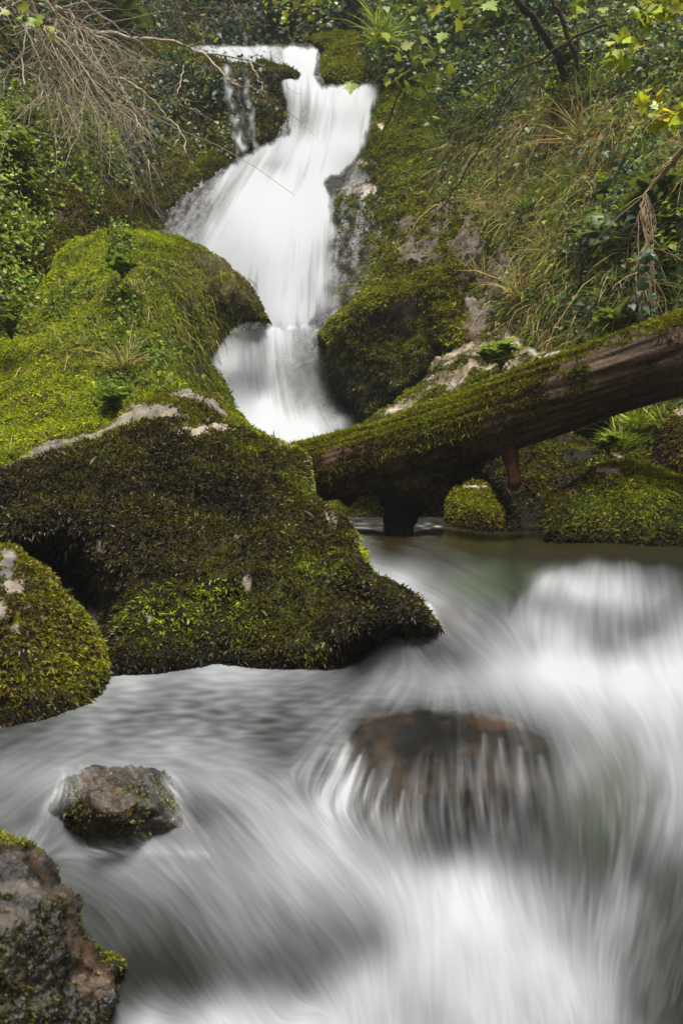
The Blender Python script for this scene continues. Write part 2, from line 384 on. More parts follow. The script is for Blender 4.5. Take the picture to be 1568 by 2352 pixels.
def crests(X, Y):
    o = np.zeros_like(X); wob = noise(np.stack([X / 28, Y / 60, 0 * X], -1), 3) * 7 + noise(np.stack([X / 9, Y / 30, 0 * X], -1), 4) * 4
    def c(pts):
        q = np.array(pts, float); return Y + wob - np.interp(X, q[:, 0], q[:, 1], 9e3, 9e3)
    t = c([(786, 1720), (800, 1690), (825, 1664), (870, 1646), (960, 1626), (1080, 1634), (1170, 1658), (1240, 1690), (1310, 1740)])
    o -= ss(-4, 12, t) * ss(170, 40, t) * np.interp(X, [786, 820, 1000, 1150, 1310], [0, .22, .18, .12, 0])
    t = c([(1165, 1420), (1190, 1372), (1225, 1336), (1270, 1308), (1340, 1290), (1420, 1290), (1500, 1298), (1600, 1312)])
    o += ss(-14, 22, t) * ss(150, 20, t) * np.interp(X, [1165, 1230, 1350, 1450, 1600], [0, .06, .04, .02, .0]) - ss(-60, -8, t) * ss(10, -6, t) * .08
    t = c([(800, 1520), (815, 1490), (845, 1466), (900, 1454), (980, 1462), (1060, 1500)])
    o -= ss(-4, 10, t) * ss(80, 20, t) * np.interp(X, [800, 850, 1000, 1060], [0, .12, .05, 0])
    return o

def build_stream():
    st = 2.6
    X, Y = np.meshgrid(np.arange(-520, 2090, st), np.arange(1188, 2720, st))
    Z = []  # (x, y, distance)
    for x in (-500, 0, 500, 900, 1200, 1568, 2080):
        for y in (1188, 1205, 1225, 1250): Z.append((x, y, d_at_z(y, -.30)))
    Z += [(850, 1275, 3.95), (1000, 1275, 4.08), (1200, 1275, 4.0), (1400, 1272, 4.05), (1568, 1275, 3.95), (2080, 1275, 3.95), (0, 1275, 3.95), (500, 1275, 3.9),
          (1000, 1300, 4.0), (1000, 1350, 3.88), (1050, 1430, 3.78), (1080, 1470, 3.72), (900, 1310, 3.93), (900, 1380, 3.8), (1300, 1300, 3.74), (1450, 1296, 3.74), (1568, 1296, 3.74), (1250, 1330, 3.74),
          (1350, 1350, 3.6), (1350, 1420, 3.55), (1350, 1490, 3.5), (1480, 1350, 3.6), (1480, 1490, 3.47), (1568, 1420, 3.52), (1568, 1490, 3.45), (1240, 1420, 3.66), (1180, 1360, 3.84), (1190, 1440, 3.7), (2080, 1350, 3.6), (2080, 1490, 3.4),
          (500, 1400, 3.75), (0, 1400, 3.6), (-500, 1400, 3.7), (900, 1448, 3.46), (900, 1530, 3.36), (1000, 1470, 3.46), (760, 1480, 3.8), (790, 1530, 3.5), (700, 1450, 3.9), (150, 1500, 3.72), (400, 1500, 3.75), (600, 1500, 3.75), (0, 1500, 3.7), (150, 1548, 3.34), (400, 1546, 3.36), (600, 1546, 3.36), (700, 1544, 3.38), (810, 1440, 3.8),
          (1300, 1540, 3.38), (1300, 1600, 3.1), (1500, 1640, 2.9), (950, 1565, 3.27), (600, 1560, 3.32), (300, 1560, 3.3), (300, 1640, 2.95), (600, 1650, 2.9), (0, 1660, 2.9), (0, 1740, 2.5), (-500, 1600, 3.1), (-500, 1750, 2.5),
          (300, 1720, 2.58), (600, 1720, 2.6), (700, 1780, 2.5), (1000, 1630, 2.95), (1100, 1630, 2.95), (1000, 1700, 2.82), (1000, 1800, 2.75), (1000, 1900, 2.69), (1000, 1970, 2.6), (1180, 1690, 2.8), (1200, 1900, 2.66),
          (1250, 1700, 2.75), (1300, 1800, 2.65), (1300, 1950, 2.5), (800, 1700, 2.8), (780, 1800, 2.65), (800, 1900, 2.5), (1568, 1700, 2.7), (1568, 1800, 2.5), (1500, 1950, 2.35), (1500, 2100, 2.25), (1500, 2350, 2.08),
          (2080, 1650, 3.0), (2080, 1900, 2.5), (2080, 2400, 2.0), (280, 1755, 2.5), (100, 1800, 2.42), (450, 1800, 2.45), (250, 1925, 2.38), (0, 1900, 2.3), (500, 1900, 2.4), (650, 1850, 2.45), (300, 2000, 2.3), (500, 2100, 2.2),
          (300, 2200, 2.13), (600, 2250, 2.08), (800, 2150, 2.2), (350, 2320, 2.0), (700, 2350, 1.95), (1000, 2000, 2.52), (1000, 2100, 2.28), (1000, 2200, 2.13), (1000, 2350, 1.95), (1250, 2150, 2.2), (0, 2100, 2.2), (0, 2350, 1.95), (-500, 2000, 2.3), (-500, 2350, 2.0)]
    for x in (-500, 0, 500, 1000, 1500, 2080): Z.append((x, 2710, 1.55))
    Z = np.array(Z, float); d = tps(Z[:, :2], np.log(Z[:, 2]), X, Y, 3e-4, 'lin'); d = np.exp(blur(blur(d, 8), 7))
    Vc = np.array([(860,1205,.34),(1000,1205,.36),(1150,1205,.3),(900,1222,.22),(900,1250,.14),(1050,1240,.12),(1200,1235,.12),(1400,1262,.12),(1540,1262,.14),(1250,1250,.14),(1500,1275,.16),(1100,1255,.14),
    (1200,1325,.26),(1150,1312,.3),(1240,1297,.24),(1192,1348,.42),(1300,1280,.2),(1400,1277,.18),(1480,1280,.2),(880,1290,.5),(1000,1300,.42),(1150,1300,.36),(1060,1270,.33),(860,1320,.8),(920,1340,.84),(1000,1345,.5),(1100,1350,.36),(1190,1360,.3),(1250,1295,.34),(940,1375,.8),(1000,1385,.7),(1050,1430,.6),(1110,1400,.5),(1150,1440,.58),(1010,1430,.5),(1120,1480,.62),
    (1250,1325,.78),(1220,1370,.8),(1300,1310,.62),(1380,1298,.6),(1450,1305,.5),(1520,1300,.42),(1562,1320,.34),(1250,1420,.86),(1320,1400,.82),(1200,1400,.72),(1290,1360,.8),(1400,1380,.84),(1450,1400,.74),(1500,1410,.62),(1485,1460,.58),(1350,1360,.8),(1420,1340,.72),(1480,1350,.62),(1550,1440,.74),(1530,1470,.7),(1320,1480,.74),(1400,1480,.52),(1220,1480,.68),  # steep dome face: foam whitened to make up for weaker light there
    (830,1475,.36),(830,1525,.25),(900,1458,.5),(900,1500,.44),(960,1470,.52),(1000,1500,.44),(1060,1520,.45),(1090,1500,.58),(700,1560,.5),
    (1040,1555,.66),(1150,1540,.78),(1250,1530,.88),(1350,1535,.92),(1450,1540,.9),(1568,1550,.9),(1300,1580,.84),(1420,1590,.84),(1500,1640,.8),(1560,1620,.82),(950,1560,.6),(870,1560,.55),
    (300,1568,.74),(400,1600,.5),(600,1570,.64),(500,1560,.74),(180,1568,.66),(700,1556,.62),(300,1640,.5),(400,1650,.54),(500,1640,.48),(600,1620,.5),(700,1640,.5),(100,1680,.4),(30,1660,.36),(250,1610,.6),(200,1700,.58),(400,1700,.66),(550,1720,.6),(650,1745,.42),(700,1690,.48),(600,1670,.42),(850,1600,.58),(100,1740,.55),(0,1720,.45),(300,1735,.58),(750,1660,.55),(780,1640,.55),  # froth at the boulder foot whitened to offset the boulder's shadow
    (900,1608,.6),(1000,1605,.62),(1100,1605,.62),(1220,1620,.66),(1300,1650,.66),(1400,1700,.62),(1450,1760,.55),(1500,1750,.68),(1560,1700,.72),
    (850,1690,.22),(920,1660,.24),(1000,1680,.24),(1100,1680,.3),(1170,1700,.36),(1250,1720,.36),(1000,1760,.3),(900,1740,.26),(880,1780,.36),(950,1800,.38),(1100,1750,.42),(1080,1700,.3),(1100,1850,.42),(1200,1780,.5),(1130,1720,.44),(1000,1870,.38),(900,1850,.45),(1300,1800,.56),(1350,1760,.58),
    (780,1740,.66),(740,1800,.74),(840,1800,.5),(800,1840,.58),(720,1760,.6),(1050,1930,.36),(1150,1930,.4),(950,1920,.44),(880,1920,.6),(800,1900,.76),(1250,1900,.42),(1320,1950,.36),(1350,1850,.45),(1400,1800,.5),(1200,1960,.42),(1000,1965,.46),
    (0,1770,.56),(50,1800,.62),(100,1850,.5),(60,1870,.45),(150,1790,.62),(110,1820,.6),(450,1800,.6),(500,1780,.66),(480,1880,.48),(440,1870,.42),(600,1850,.68),(700,1900,.74),(560,1950,.6),(200,1950,.62),(300,1945,.66),(400,1960,.6),(50,1930,.5),(120,1940,.5),(250,2000,.6),(400,2010,.62),
    (250,2050,.42),(400,2060,.52),(550,2050,.6),(700,2020,.72),(300,2150,.33),(450,2150,.42),(600,2150,.48),(750,2110,.55),(330,2230,.2),(450,2260,.27),(600,2230,.36),(750,2200,.42),(850,2160,.46),(900,2030,.78),(700,2270,.45),(880,2090,.66),(210,2080,.35),(230,2000,.45),(300,2290,.3),(400,2310,.48),
    (350,2340,.76),(500,2330,.78),(600,2310,.7),(700,2330,.78),(830,2260,.76),(960,2100,.8),(1040,2010,.8),(1120,2030,.82),(950,2190,.76),(1100,2200,.76),(1200,2120,.78),(900,2330,.72),(1000,2330,.66),(1080,2300,.78),(1200,2300,.74),(1350,2260,.78),(1400,2340,.7),(1300,2150,.6),(1260,2200,.78),
    (1250,2010,.55),(1350,2000,.4),(1450,1920,.44),(1500,1850,.56),(1540,1900,.6),(1440,2040,.5),(1400,2110,.58),(1500,2030,.4),(1560,2000,.38),(1390,2180,.6),(1480,2200,.42),(1540,2200,.28),(1560,2300,.26),(1480,2320,.36),(1400,1880,.5),(1560,1800,.68),
    (-300,1600,.5),(-300,1900,.55),(-300,2300,.5),(1900,1400,.6),(1900,1600,.8),(1900,1900,.6),(1900,2300,.5),(500,2650,.8),(1200,2650,.7),(300,1300,.5),(500,1200,.3),(1900,1220,.25),(-300,1250,.3)], float)
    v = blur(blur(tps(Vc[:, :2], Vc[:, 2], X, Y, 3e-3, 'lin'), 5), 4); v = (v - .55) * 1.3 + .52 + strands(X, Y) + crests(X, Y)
    FL = [(900,1230,1,.05),(1300,1240,1,.05),(1500,1270,1,.1),(880,1300,1,.2),(1000,1320,1,.25),(1150,1340,1,.4),(950,1370,1,.3),(1050,1420,.75,.65),(1120,1450,.6,.8),(1000,1430,.6,.8),(1200,1290,1,.1),
    (1225,1350,-.6,.8),(1230,1400,-.35,1),(1300,1330,-.4,1),(1350,1350,-.25,1),(1350,1450,-.1,1),(1450,1400,.05,1),(1460,1310,.2,1),(1560,1430,.15,1),(1480,1480,0,1),(850,1490,-.45,.9),(920,1480,-.2,1),(1040,1495,.6,.7),(1100,1540,1,.15),(1300,1550,1,.05),(1500,1590,.95,.3),(950,1565,1,-.05),
    (300,1590,1,.0),(600,1600,-1,.12),(500,1700,-1,.3),(200,1700,-1,.35),(400,1690,-1,.28),(600,1670,-1,.22),(800,1600,-1,.1),(100,1780,-1,.55),(50,1850,-.8,.7),(150,1850,-.5,.85),(30,1740,-1,.35),(480,1830,.55,.85),(600,1850,.7,.7),(700,1900,.75,.65),(540,1770,.8,.5),(800,1960,.8,.6),(420,1900,.4,.9),
    (850,1720,-.4,.9),(780,1780,-.55,.85),(720,1770,-.5,.85),(950,1750,-.2,1),(1050,1800,0,1),(1150,1800,.03,1),(1250,1790,.1,1),(1320,1790,.25,.95),(1400,1740,.5,.85),(1000,1640,-.25,.9),(1100,1640,.05,1),(1350,1660,.8,.5),(1480,1690,.5,.9),(900,1640,-.6,.7),(1200,1640,.5,.7),(1560,1720,.1,1),
    (300,1960,1,.2),(300,2030,.8,.5),(400,2100,.6,.8),(300,2150,.45,.9),(500,2150,.55,.85),(700,2080,.7,.7),(600,2200,.5,.85),(800,2100,.65,.75),(450,2250,.4,.9),(750,2200,.55,.8),(1000,2100,.05,1),(1100,2050,.35,.9),(900,2220,-.4,.9),(700,2330,-.9,.4),(400,2340,-1,.3),(1200,2150,.5,.85),(1300,2250,.5,.85),(1000,2300,0,1),
    (1500,1850,-.35,.95),(1450,2000,-.35,.95),(1540,1950,-.4,.95),(1380,2150,-.4,.9),(1540,2200,-.35,.95),(1340,1950,-.1,1),(1480,2320,-.3,.95)]
    def near(pts):
        r = np.zeros_like(X)
        for x, y, sx, sy, a in pts: r = np.maximum(r, a * np.exp(-(((X - x) / sx) ** 2 + ((Y - y) / sy) ** 2) ** 2))
        return r
    thin = near([(1030, 1780, 290, 190, .96), (900, 1700, 150, 110, .96), (1180, 1730, 170, 110, .9), (890, 1500, 110, 55, .75), (260, 1850, 190, 95, .97), (1000, 1420, 60, 40, .4)])
    amp = .026 + near([(810, 1800, 120, 100, .09), (1000, 1800, 260, 140, .065), (1450, 2000, 140, 200, .02)]) - near([(1000, 2200, 300, 170, .010), (1350, 1550, 350, 50, .015)])
    amp = np.where(Y < 1262, .035, amp)
    ripple = noise(np.stack([X / 26, Y / 4.0, 0 * X], -1), 5) * np.clip((1262 - Y) / 40, 0, 1) * .2; ripple += np.maximum(noise(np.stack([X / 30, Y / 5.0, 0 * X + 9], -1), 15), 0) * .9 * np.exp(-((Y - 1208) / 12) ** 2)
    ripple += noise(np.stack([X / 48, Y / 11.0, 0 * X + 4], -1), 6) * .12 * np.exp(-(((X - 450) / 420) ** 2 + ((Y - 1640) / 110) ** 2)) * 1.6
    colr = np.empty(X.shape + (3,)); colr[:] = (.009, .010, .008)
    pool = np.exp(-(((Y - 1235) / 45) ** 2)); colr = mixc(colr, np.array([.022, .017, .005]), pool * .9)
    grn = near([(1370, 1830, 120, 150, .35), (1150, 1340, 150, 50, .6)]); colr = mixc(colr, np.array([.05, .065, .03]), grn)
    brn = near([(970, 1420, 90, 40, .7)]); colr = mixc(colr, np.array([.07, .045, .025]), brn)
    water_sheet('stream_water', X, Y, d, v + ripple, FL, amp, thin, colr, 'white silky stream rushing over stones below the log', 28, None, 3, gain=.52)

def build_falls():
    st = 2.3
    def one(name, poly, soft, ctrl, vals, flow, label, amp, steps, seed, thin_v, lo=.08, gate=None, gain=.56, colv=(.03, .033, .028)):
        poly = np.asarray(poly, float)
        x0, y0 = poly[:, :2].min(0) - 8; x1, y1 = poly[:, :2].max(0) + 8
        X, Y = np.meshgrid(np.arange(x0, x1, st), np.arange(y0, y1, st))
        dist, ins, _, _, idx = poly_dist(poly[:, :2], X, Y); sf = poly[idx, 2]
        c = np.asarray(ctrl, float); d = tps(c[:, :2], c[:, 2], X, Y, 1e-3)
        vv = np.asarray(vals, float); v = blur(tps(vv[:, :2], vv[:, 2], X, Y, 2e-3, 'lin'), 4); v = (v - .78) * 1.5 + .78
        sf = blur(sf * 1.0, 6) * 1.1 + 3; dist = np.maximum(dist + fbm(np.stack([X / 22, Y / 40, 0 * X], -1), 3, seed) * 10 * np.clip(dist / 12, 0, 1), 0); e = np.where(ins, np.clip(dist / sf, 0, 1), 0); e = e * e * (3 - 2 * e)
        vm = lambda s: np.clip(e * (1 + .35 * np.clip(s, -2, 2) * (1 - e)), 0, 1) ** .8
        if gate is not None: v = v + gate(X, Y)
        thin = np.clip(1 - e * (1 - thin_v), 0, 1)
        colr = np.empty(X.shape + (3,)); colr[:] = colv
        water_sheet(name, X, Y, d, v, flow, amp, thin, colr, label, steps, ins, seed, .0004, vm, lo, gain)
    # upper chute and the wide fan under it
    one('waterfall', [(360,106,6),(450,101,5),(560,103,6),(650,100,8),(735,108,8),(738,130,10),(726,170,10),(742,196,8),(800,188,10),(884,186,14),(872,235,20),(858,300,18),(838,355,16),(796,402,14),(752,422,10),(768,465,16),(785,545,40),(800,640,60),(812,700,70),(790,745,60),(720,760,10),(620,765,10),(540,700,10),(470,640,12),(400,560,30),(372,540,30),(392,500,25),(430,455,22),(480,405,14),(545,360,12),(600,330,12),(655,300,10),(652,250,10),(640,182,8),(600,158,6),(500,140,8),(430,118,5)],
        None, [(400,106,13.4),(600,103,13.6),(735,108,13.6),(600,150,13.0),(700,180,12.7),(660,200,12.4),(660,290,11.9),(720,290,11.9),(800,200,12.4),(850,220,12.4),(800,300,12.0),(750,400,11.3),(650,410,11.2),(560,390,11.2),(480,430,10.9),(400,520,10.6),(600,470,10.7),(720,470,10.9),(600,560,10.25),(500,560,10.35),(700,560,10.4),(780,600,10.5),(650,740,9.75),(760,740,10.0),(560,740,9.9)],
        [(400,108,.7),(500,112,.85),(600,110,.9),(720,112,.93),(700,150,.94),(560,125,.78),(600,140,.74),(640,120,.8),(660,190,.86),(670,240,.66),(690,280,.66),(720,230,.82),(735,290,.88),(800,250,.94),(800,220,.95),(845,210,.85),(838,280,.8),(790,340,.96),(720,340,.95),(660,330,.9),(600,350,.86),(560,385,.8),(520,400,.72),(480,430,.58),(430,470,.46),(395,515,.36),(460,470,.46),(500,450,.62),(450,500,.42),(560,430,.84),(600,400,.92),(640,380,.8),(680,380,.88),(740,400,.93),(700,420,.96),(620,450,.97),(550,480,.95),(480,520,.82),(430,545,.66),(600,520,.96),(700,500,.96),(750,460,.92),(765,520,.82),(785,600,.6),(800,680,.42),(760,640,.76),(700,600,.92),(600,620,.93),(640,700,.9),(700,720,.86),(620,740,.92),(740,730,.76),(540,600,.9)],
        [(450,108,1,.15),(600,115,.9,.4),(700,130,.1,1),(660,170,.2,1),(670,260,0,1),(710,260,.1,1),(800,250,-.12,1),(840,300,-.2,1),(760,350,-.25,1),(650,350,-.9,.45),(560,390,-.8,.6),(480,440,-.7,.7),(420,500,-.5,.85),(600,440,-.5,.85),(540,500,-.45,.9),(480,550,-.5,.85),(620,560,-.08,1),(700,500,.05,1),(760,520,.12,1),(700,680,.02,1),(780,680,.08,1),(600,680,-.03,1)],
        'tall white waterfall spreading in a fan over dark rock', .085, 34, 11, .8)
    # lower step
    one('waterfall', [(470,842,6),(500,790,8),(525,762,8),(600,746,10),(720,736,10),(748,742,24),(760,800,40),(778,870,50),(800,930,30),(850,975,20),(920,1010,20),(920,1110,20),(560,1110,10),(540,960,6),(515,900,6)],
        None, [(500,790,8.6),(525,762,8.78),(570,752,9.2),(620,748,9.6),(720,738,9.6),(540,850,8.6),(660,850,9.2),(740,850,9.25),(600,920,9.0),(700,930,8.9),(780,940,8.95),(650,1000,8.3),(800,1000,8.3),(700,1100,7.4),(560,1080,7.5),(900,1080,7.6)],
        [(540,770,.95),(505,800,.92),(600,757,.9),(680,748,.86),(730,745,.6),(520,830,.92),(560,830,.82),(600,810,.74),(640,800,.82),(660,780,.84),(690,800,.62),(720,800,.42),(750,830,.34),(700,860,.48),(650,870,.72),(560,880,.85),(600,900,.9),(740,890,.36),(770,920,.34),(700,920,.62),(620,950,.96),(680,970,.95),(740,950,.66),(780,970,.72),(650,1010,.97),(720,1000,.93),(800,985,.5),(850,1000,.3),(700,1080,.9)],  # left side whitened to cancel the shadow of the overhanging slope
        [(540,800,-.2,1),(640,800,.02,1),(720,790,.2,1),(680,860,.05,1),(750,870,.12,1),(600,880,0,1),(640,950,.3,.9),(720,960,.65,.75),(780,965,.75,.65),(650,1020,.2,1),(560,930,.2,1)],
        'short pale waterfall step pouring between mossy rocks above the log', .06, 30, 12, .85, colv=(.05, .055, .04))
    # two thin side streams on the ledge
    def ga(c0, seed):
        def g(X, Y):
            tt = (Y - 145) / 205.0; r = np.full(X.shape, -.5)
            for xs, w, a in (((522, 529, 542, 550), 12, 1.35), ((545, 552, 560, 566), 6, .75), ((562, 572, 580, 592), 9, 1.05), ((545, 540, 566, 592), 6, .7)):
                cx = np.interp(tt, [0, .45, .75, 1.0], xs) + noise(np.stack([Y / 40, X * 0 + xs[0], 0 * X], -1)) * 9; a = a * (.75 + .6 * noise(np.stack([Y / 22, 0 * X + w, X / 14], -1), 8)); r = np.maximum(r, a * np.exp(-((X - cx) / (w * (1 + .5 * tt))) ** 2) - .02)
            return r
        return g
    one('waterfall', [(498,142,6),(600,150,6),(592,220,6),(612,300,8),(622,372,40),(510,376,40),(512,250,6)], None,
        [(510,146,12.35),(580,152,12.35),(520,220,12.2),(580,220,12.2),(540,300,11.95),(590,300,11.95),(540,352,11.75),(600,352,11.75)],
        [(510,150,.1),(590,150,.1),(550,350,.1)], [(520,180,.05,1),(580,180,.05,1),(560,250,.2,1),(540,320,.1,1),(590,320,.1,1)],
        'two thin white trickles falling from the mossy ledge left of the chute', .1, 26, 13, 1.0, lo=.15, gate=ga(0, 0))

def build_veils():
    st = 2.3
    def veil(poly, ctrl, strands, flow, label, seed, soft=30):
        X, Y = np.meshgrid(np.arange(min(q[0] for q in poly), max(q[0] for q in poly), st), np.arange(min(q[1] for q in poly), max(q[1] for q in poly), st))
        dist, ins, _, _, _ = poly_dist(np.array(poly, float), X, Y); c = np.array(ctrl, float); d = tps(c[:, :2], c[:, 2], X, Y, 1e-3)
        v = np.zeros_like(X)
        for pts, w, a in strands:
            q = np.array(pts, float); dd = np.full(X.shape, 1e9)
            for (ax, ay), (bx, by) in zip(q[:-1], q[1:]):
                t = np.clip(((X - ax) * (bx - ax) + (Y - ay) * (by - ay)) / ((bx - ax) ** 2 + (by - ay) ** 2), 0, 1); dd = np.minimum(dd, np.hypot(X - ax - t * (bx - ax), Y - ay - t * (by - ay)))
            v = np.maximum(v, a * np.exp(-(dd / w) ** 2))
        e = np.where(ins, np.clip(dist / soft, 0, 1), 0); v = np.maximum(v - .03, 0)
        colr = np.empty(X.shape + (3,)); colr[:] = .03
        water_sheet('stream_water', X, Y, d, v, flow, .03, np.ones_like(X), colr, label, 20, ins, seed, 0, lambda s: e * np.clip(1 + .25 * s, 0, 2) * np.clip(v / .1, 0, 1), .03, .5)
    veil([(20, 1730), (470, 1730), (520, 1990), (20, 1990)], [(60, 1850, 2.25), (150, 1800, 2.28), (280, 1775, 2.38), (400, 1840, 2.24), (250, 1860, 2.19), (250, 1930, 2.2), (100, 1940, 2.2), (450, 1950, 2.2)],
         [([(165, 1790), (115, 1850), (80, 1920)], 34, .5), ([(240, 1765), (330, 1785), (410, 1850), (450, 1920)], 34, .3), ([(385, 1800), (430, 1880), (480, 1960)], 40, .5), ([(220, 1845), (280, 1825), (350, 1845)], 16, .2), ([(40, 1958), (200, 1962), (330, 1956), (480, 1962)], 36, .52), ([(190, 1768), (290, 1758), (370, 1778)], 22, .36)],
         [(100, 1850, -.5, .85), (250, 1800, .4, .6), (400, 1880, .6, .8), (250, 1950, 1, .1)], 'thin threads of white water slipping over the small brown stone', 21)
build_stream(); build_falls(); build_veils()
# ------------------------------------------------------------------ rock, moss and terrain builders
def moss_col(p, nz, bright, r, brown=.5, seed=0, f=1.0):
    n = len(p); a = fbm(p * 2.2 * f, 4, seed + 2); b = fbm(p * 3.1 * f + 9, 4, seed + 7); c = noise(p * 26 * f, seed + 4)
    s = np.clip(.36 + bright + .34 * nz + .7 * a + .2 * c + r.normal(0, .17, n), 0, 1)
    lo = mixc(DRK, BRN, np.clip(brown + .5 * b + .3 * r.normal(size=n), 0, 1)); mid = mixc(OLV, RUS, np.clip(brown * .9 - .25 + .5 * b + .25 * r.normal(size=n), 0, 1))
    mid = mixc(mid, GRN, np.clip(-b * 1.5 - .1, 0, .7))
    col = np.where((s < .5)[:, None], mixc(lo, mid, s / .5), mixc(mid, LIM, (s - .5) / .5))
    return np.clip(col * (1 + .22 * r.normal(size=(n, 1))), .004, .5)

def tufts(V, T, mask, n, k, L, w, seed, bright=0., brown=.5, up=.6, down=.45, spread=.6, droop=.25, margin=220, facing=-.2, f=1.0, lvar=.35, colfn=None):
    r = np.random.default_rng(seed); m = max(1, n // k)
    p, nn = scatter(V, T, m, mask, margin, facing, seed)
    if len(p) == 0: return None
    base = colfn(p, nn, r) if colfn else moss_col(p, nn[:, 2], bright, r, brown, seed, f)
    mean = unit(nn * up + np.array([0, 0, -1.0]) * down * (1 - np.clip(nn[:, 2:3], 0, 1)) + r.normal(size=(m, 3)) * .25)
    p = np.repeat(p, k, 0); mean = np.repeat(mean, k, 0); col = np.repeat(base, k, 0) * (1 + .12 * r.normal(size=(m * k, 1))); nn = np.repeat(nn, k, 0)
    sz = np.repeat(np.exp(r.normal(0, lvar, m)), k) * np.exp(r.normal(0, .2, m * k))
    dr = unit(mean + r.normal(size=mean.shape) * spread * .55)
    return blades(p - nn * (L * .08) + r.normal(size=p.shape) * L * .12, dr, L * sz, w * np.sqrt(sz), np.clip(col, .003, .5), droop, seed)

def patches(V, pts):
    """bare stone spots: (x, y, rx, ry, amount) sighted on the surface, wobbled by a 3D noise"""
    x, y, d = toimg(V); w = fbm(V * 7, 4, 77) + .7 * fbm(V * 24, 3, 78); o = np.zeros(len(V))
    for px, py, rx, ry, a in pts: o = np.maximum(o, a * ss(1.25, .7, np.hypot((x - px) / rx, (y - py) / ry) + w * .9))
    return o

def rock_cols(V, N, base, moss, under=.16, seed=0, f=1.0):
    a = fbm(V * 4 * f, 5, seed + 21); b = fbm(V * 17 * f, 4, seed + 23)
    c = mixc(np.asarray(base[0]), np.asarray(base[1]), np.clip(.38 + a * 1.7 + b * 1.2, 0, 1))
    mo = moss_col(V, N[:, 2], -.2, np.random.default_rng(seed), .5, seed) * under  # ground under the moss darkened: shade between tufts put into its colour
    return np.clip(mixc(c, mo, moss), .005, .6)

def rock(name, label, poly, ctrl, R=.3, r=70, thick=.5, step=5, amp=.05, freq=2.2, ridge=.3, base=(PINK, TAN), mat=None, moss=(.5, .6, .8), bare=(), n=30000, k=6, L=.022, w=.004, bright=0., brown=.5,
         up=.6, down=.45, droop=.25, seed=1, rough=6, cat='boulder', kind=None, group=None, mossmat=None, f=1.0, spread=.6, wet=(), cush=.035, under=.16, wl=None):
    V, T = relief(poly, ctrl, step, R, r, thick, rough, seed); V = displace(V, T, amp, freq, seed, ridge); V = displace(V, T, cush * (.4 if kind is None else 1), 13 * f, seed + 9, .0, 3); N = vnormals(V, T)
    m = np.clip(moss[0] + moss[1] * N[:, 2] + moss[2] * fbm(V * 3.2 * f, 4, seed + 40), 0, 1); m = ss(.2, .6, m)
    b = patches(V, bare) if len(bare) else 0; m = m * (1 - b)
    col = rock_cols(V, N, base, m, under, seed, f)
    for px, py, rx, ry, a, cc in wet: col = mixc(col, np.asarray(cc) * (1 + .5 * fbm(V * 9, 3, 3))[:, None], patches(V, [(px, py, rx, ry, a)])); m = m * (1 - patches(V, [(px, py, rx, ry, a)]))
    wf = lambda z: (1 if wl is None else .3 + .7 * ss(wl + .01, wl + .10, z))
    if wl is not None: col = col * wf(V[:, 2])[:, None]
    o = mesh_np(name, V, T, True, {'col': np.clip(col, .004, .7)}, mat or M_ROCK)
    tag(o, label, None if kind else cat, group, kind)
    if n:
        q = tufts(V, T, m ** 1.5, int(n * 1.7), max(3, k - 2), L * .66, w * 1.35, seed + 5, bright, brown, up, down, spread, droop, f=f)
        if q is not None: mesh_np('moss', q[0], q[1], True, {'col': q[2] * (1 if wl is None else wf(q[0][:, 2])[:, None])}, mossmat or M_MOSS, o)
    return o, V, T, m

# ------------------------------------------------------------------ stream bed and hills
def bed():
    pts = [(x, y, d_at_z(y, -.62)) for x in (-900, 0, 800, 1568, 2500) for y in (1235, 1300, 1400)] + [(x, 1500, 4.0) for x in (-900, 0, 800, 1568, 2500)] + [(x, 1650, 3.3) for x in (-900, 0, 800, 1568, 2500)] + [(x, 2000, 2.9) for x in (-900, 0, 800, 1568, 2500)] + [(x, 2400, 2.45) for x in (-900, 0, 800, 1568, 2500)]
    X, Y = np.meshgrid(np.arange(-900, 2500, 14), np.arange(1236, 2720, 14)); c = np.array(pts); d = np.exp(tps(c[:, :2], np.log(c[:, 2]), X, Y, 1e-3, 'lin')); V = P(X, Y, d)
    # carry the ground on under and behind the camera, to the foot of the added hill
    h, w = X.shape; last = V[-1]; rows = [V]
    for yy, zz in ((1.2, -1.6), (0.3, -1.7), (-3, -1.9), (-12, -2.4), (-40, -4)):
        q = last.copy(); q[:, 0] = last[:, 0] * (1 + (1.6 - yy) * 1.0); q[:, 1] = yy; q[:, 2] = zz; rows.append(q[None])
    V = np.concatenate(rows, 0); h, w = V.shape[:2]; V = V.reshape(-1, 3); i = np.arange(h * w).reshape(h, w); Q = np.stack([i[:-1, :-1], i[1:, :-1], i[1:, 1:], i[:-1, 1:]], -1).reshape(-1, 4)
    V[:, 2] += fbm(V * 3, 4, 5) * .06
    o = mesh_np('stream_bed', V, Q, True, {'col': np.clip(mixc(TAN * .35, GREY * .3, .5 + fbm(V * 4, 4, 8)), .01, .4)}, M_WET); tag(o, 'brown stony bed under the stream', None, None, 'structure')
bed()

def hill(name, label, poly, ctrl, step, amp, freq, colfn, seed, R=.5, r=50, mat=None, rough=8):
    V, T = relief(poly, ctrl, step, R, r, 0, rough, seed); V = displace(V, T, amp, freq, seed, .35); N = vnormals(V, T)
    col, cover = colfn(V, N); o = mesh_np(name, V, T, True, {'col': np.clip(col, .004, .6)}, mat or M_EARTH); tag(o, label, None, None, 'structure'); return o, V, T, N, cover

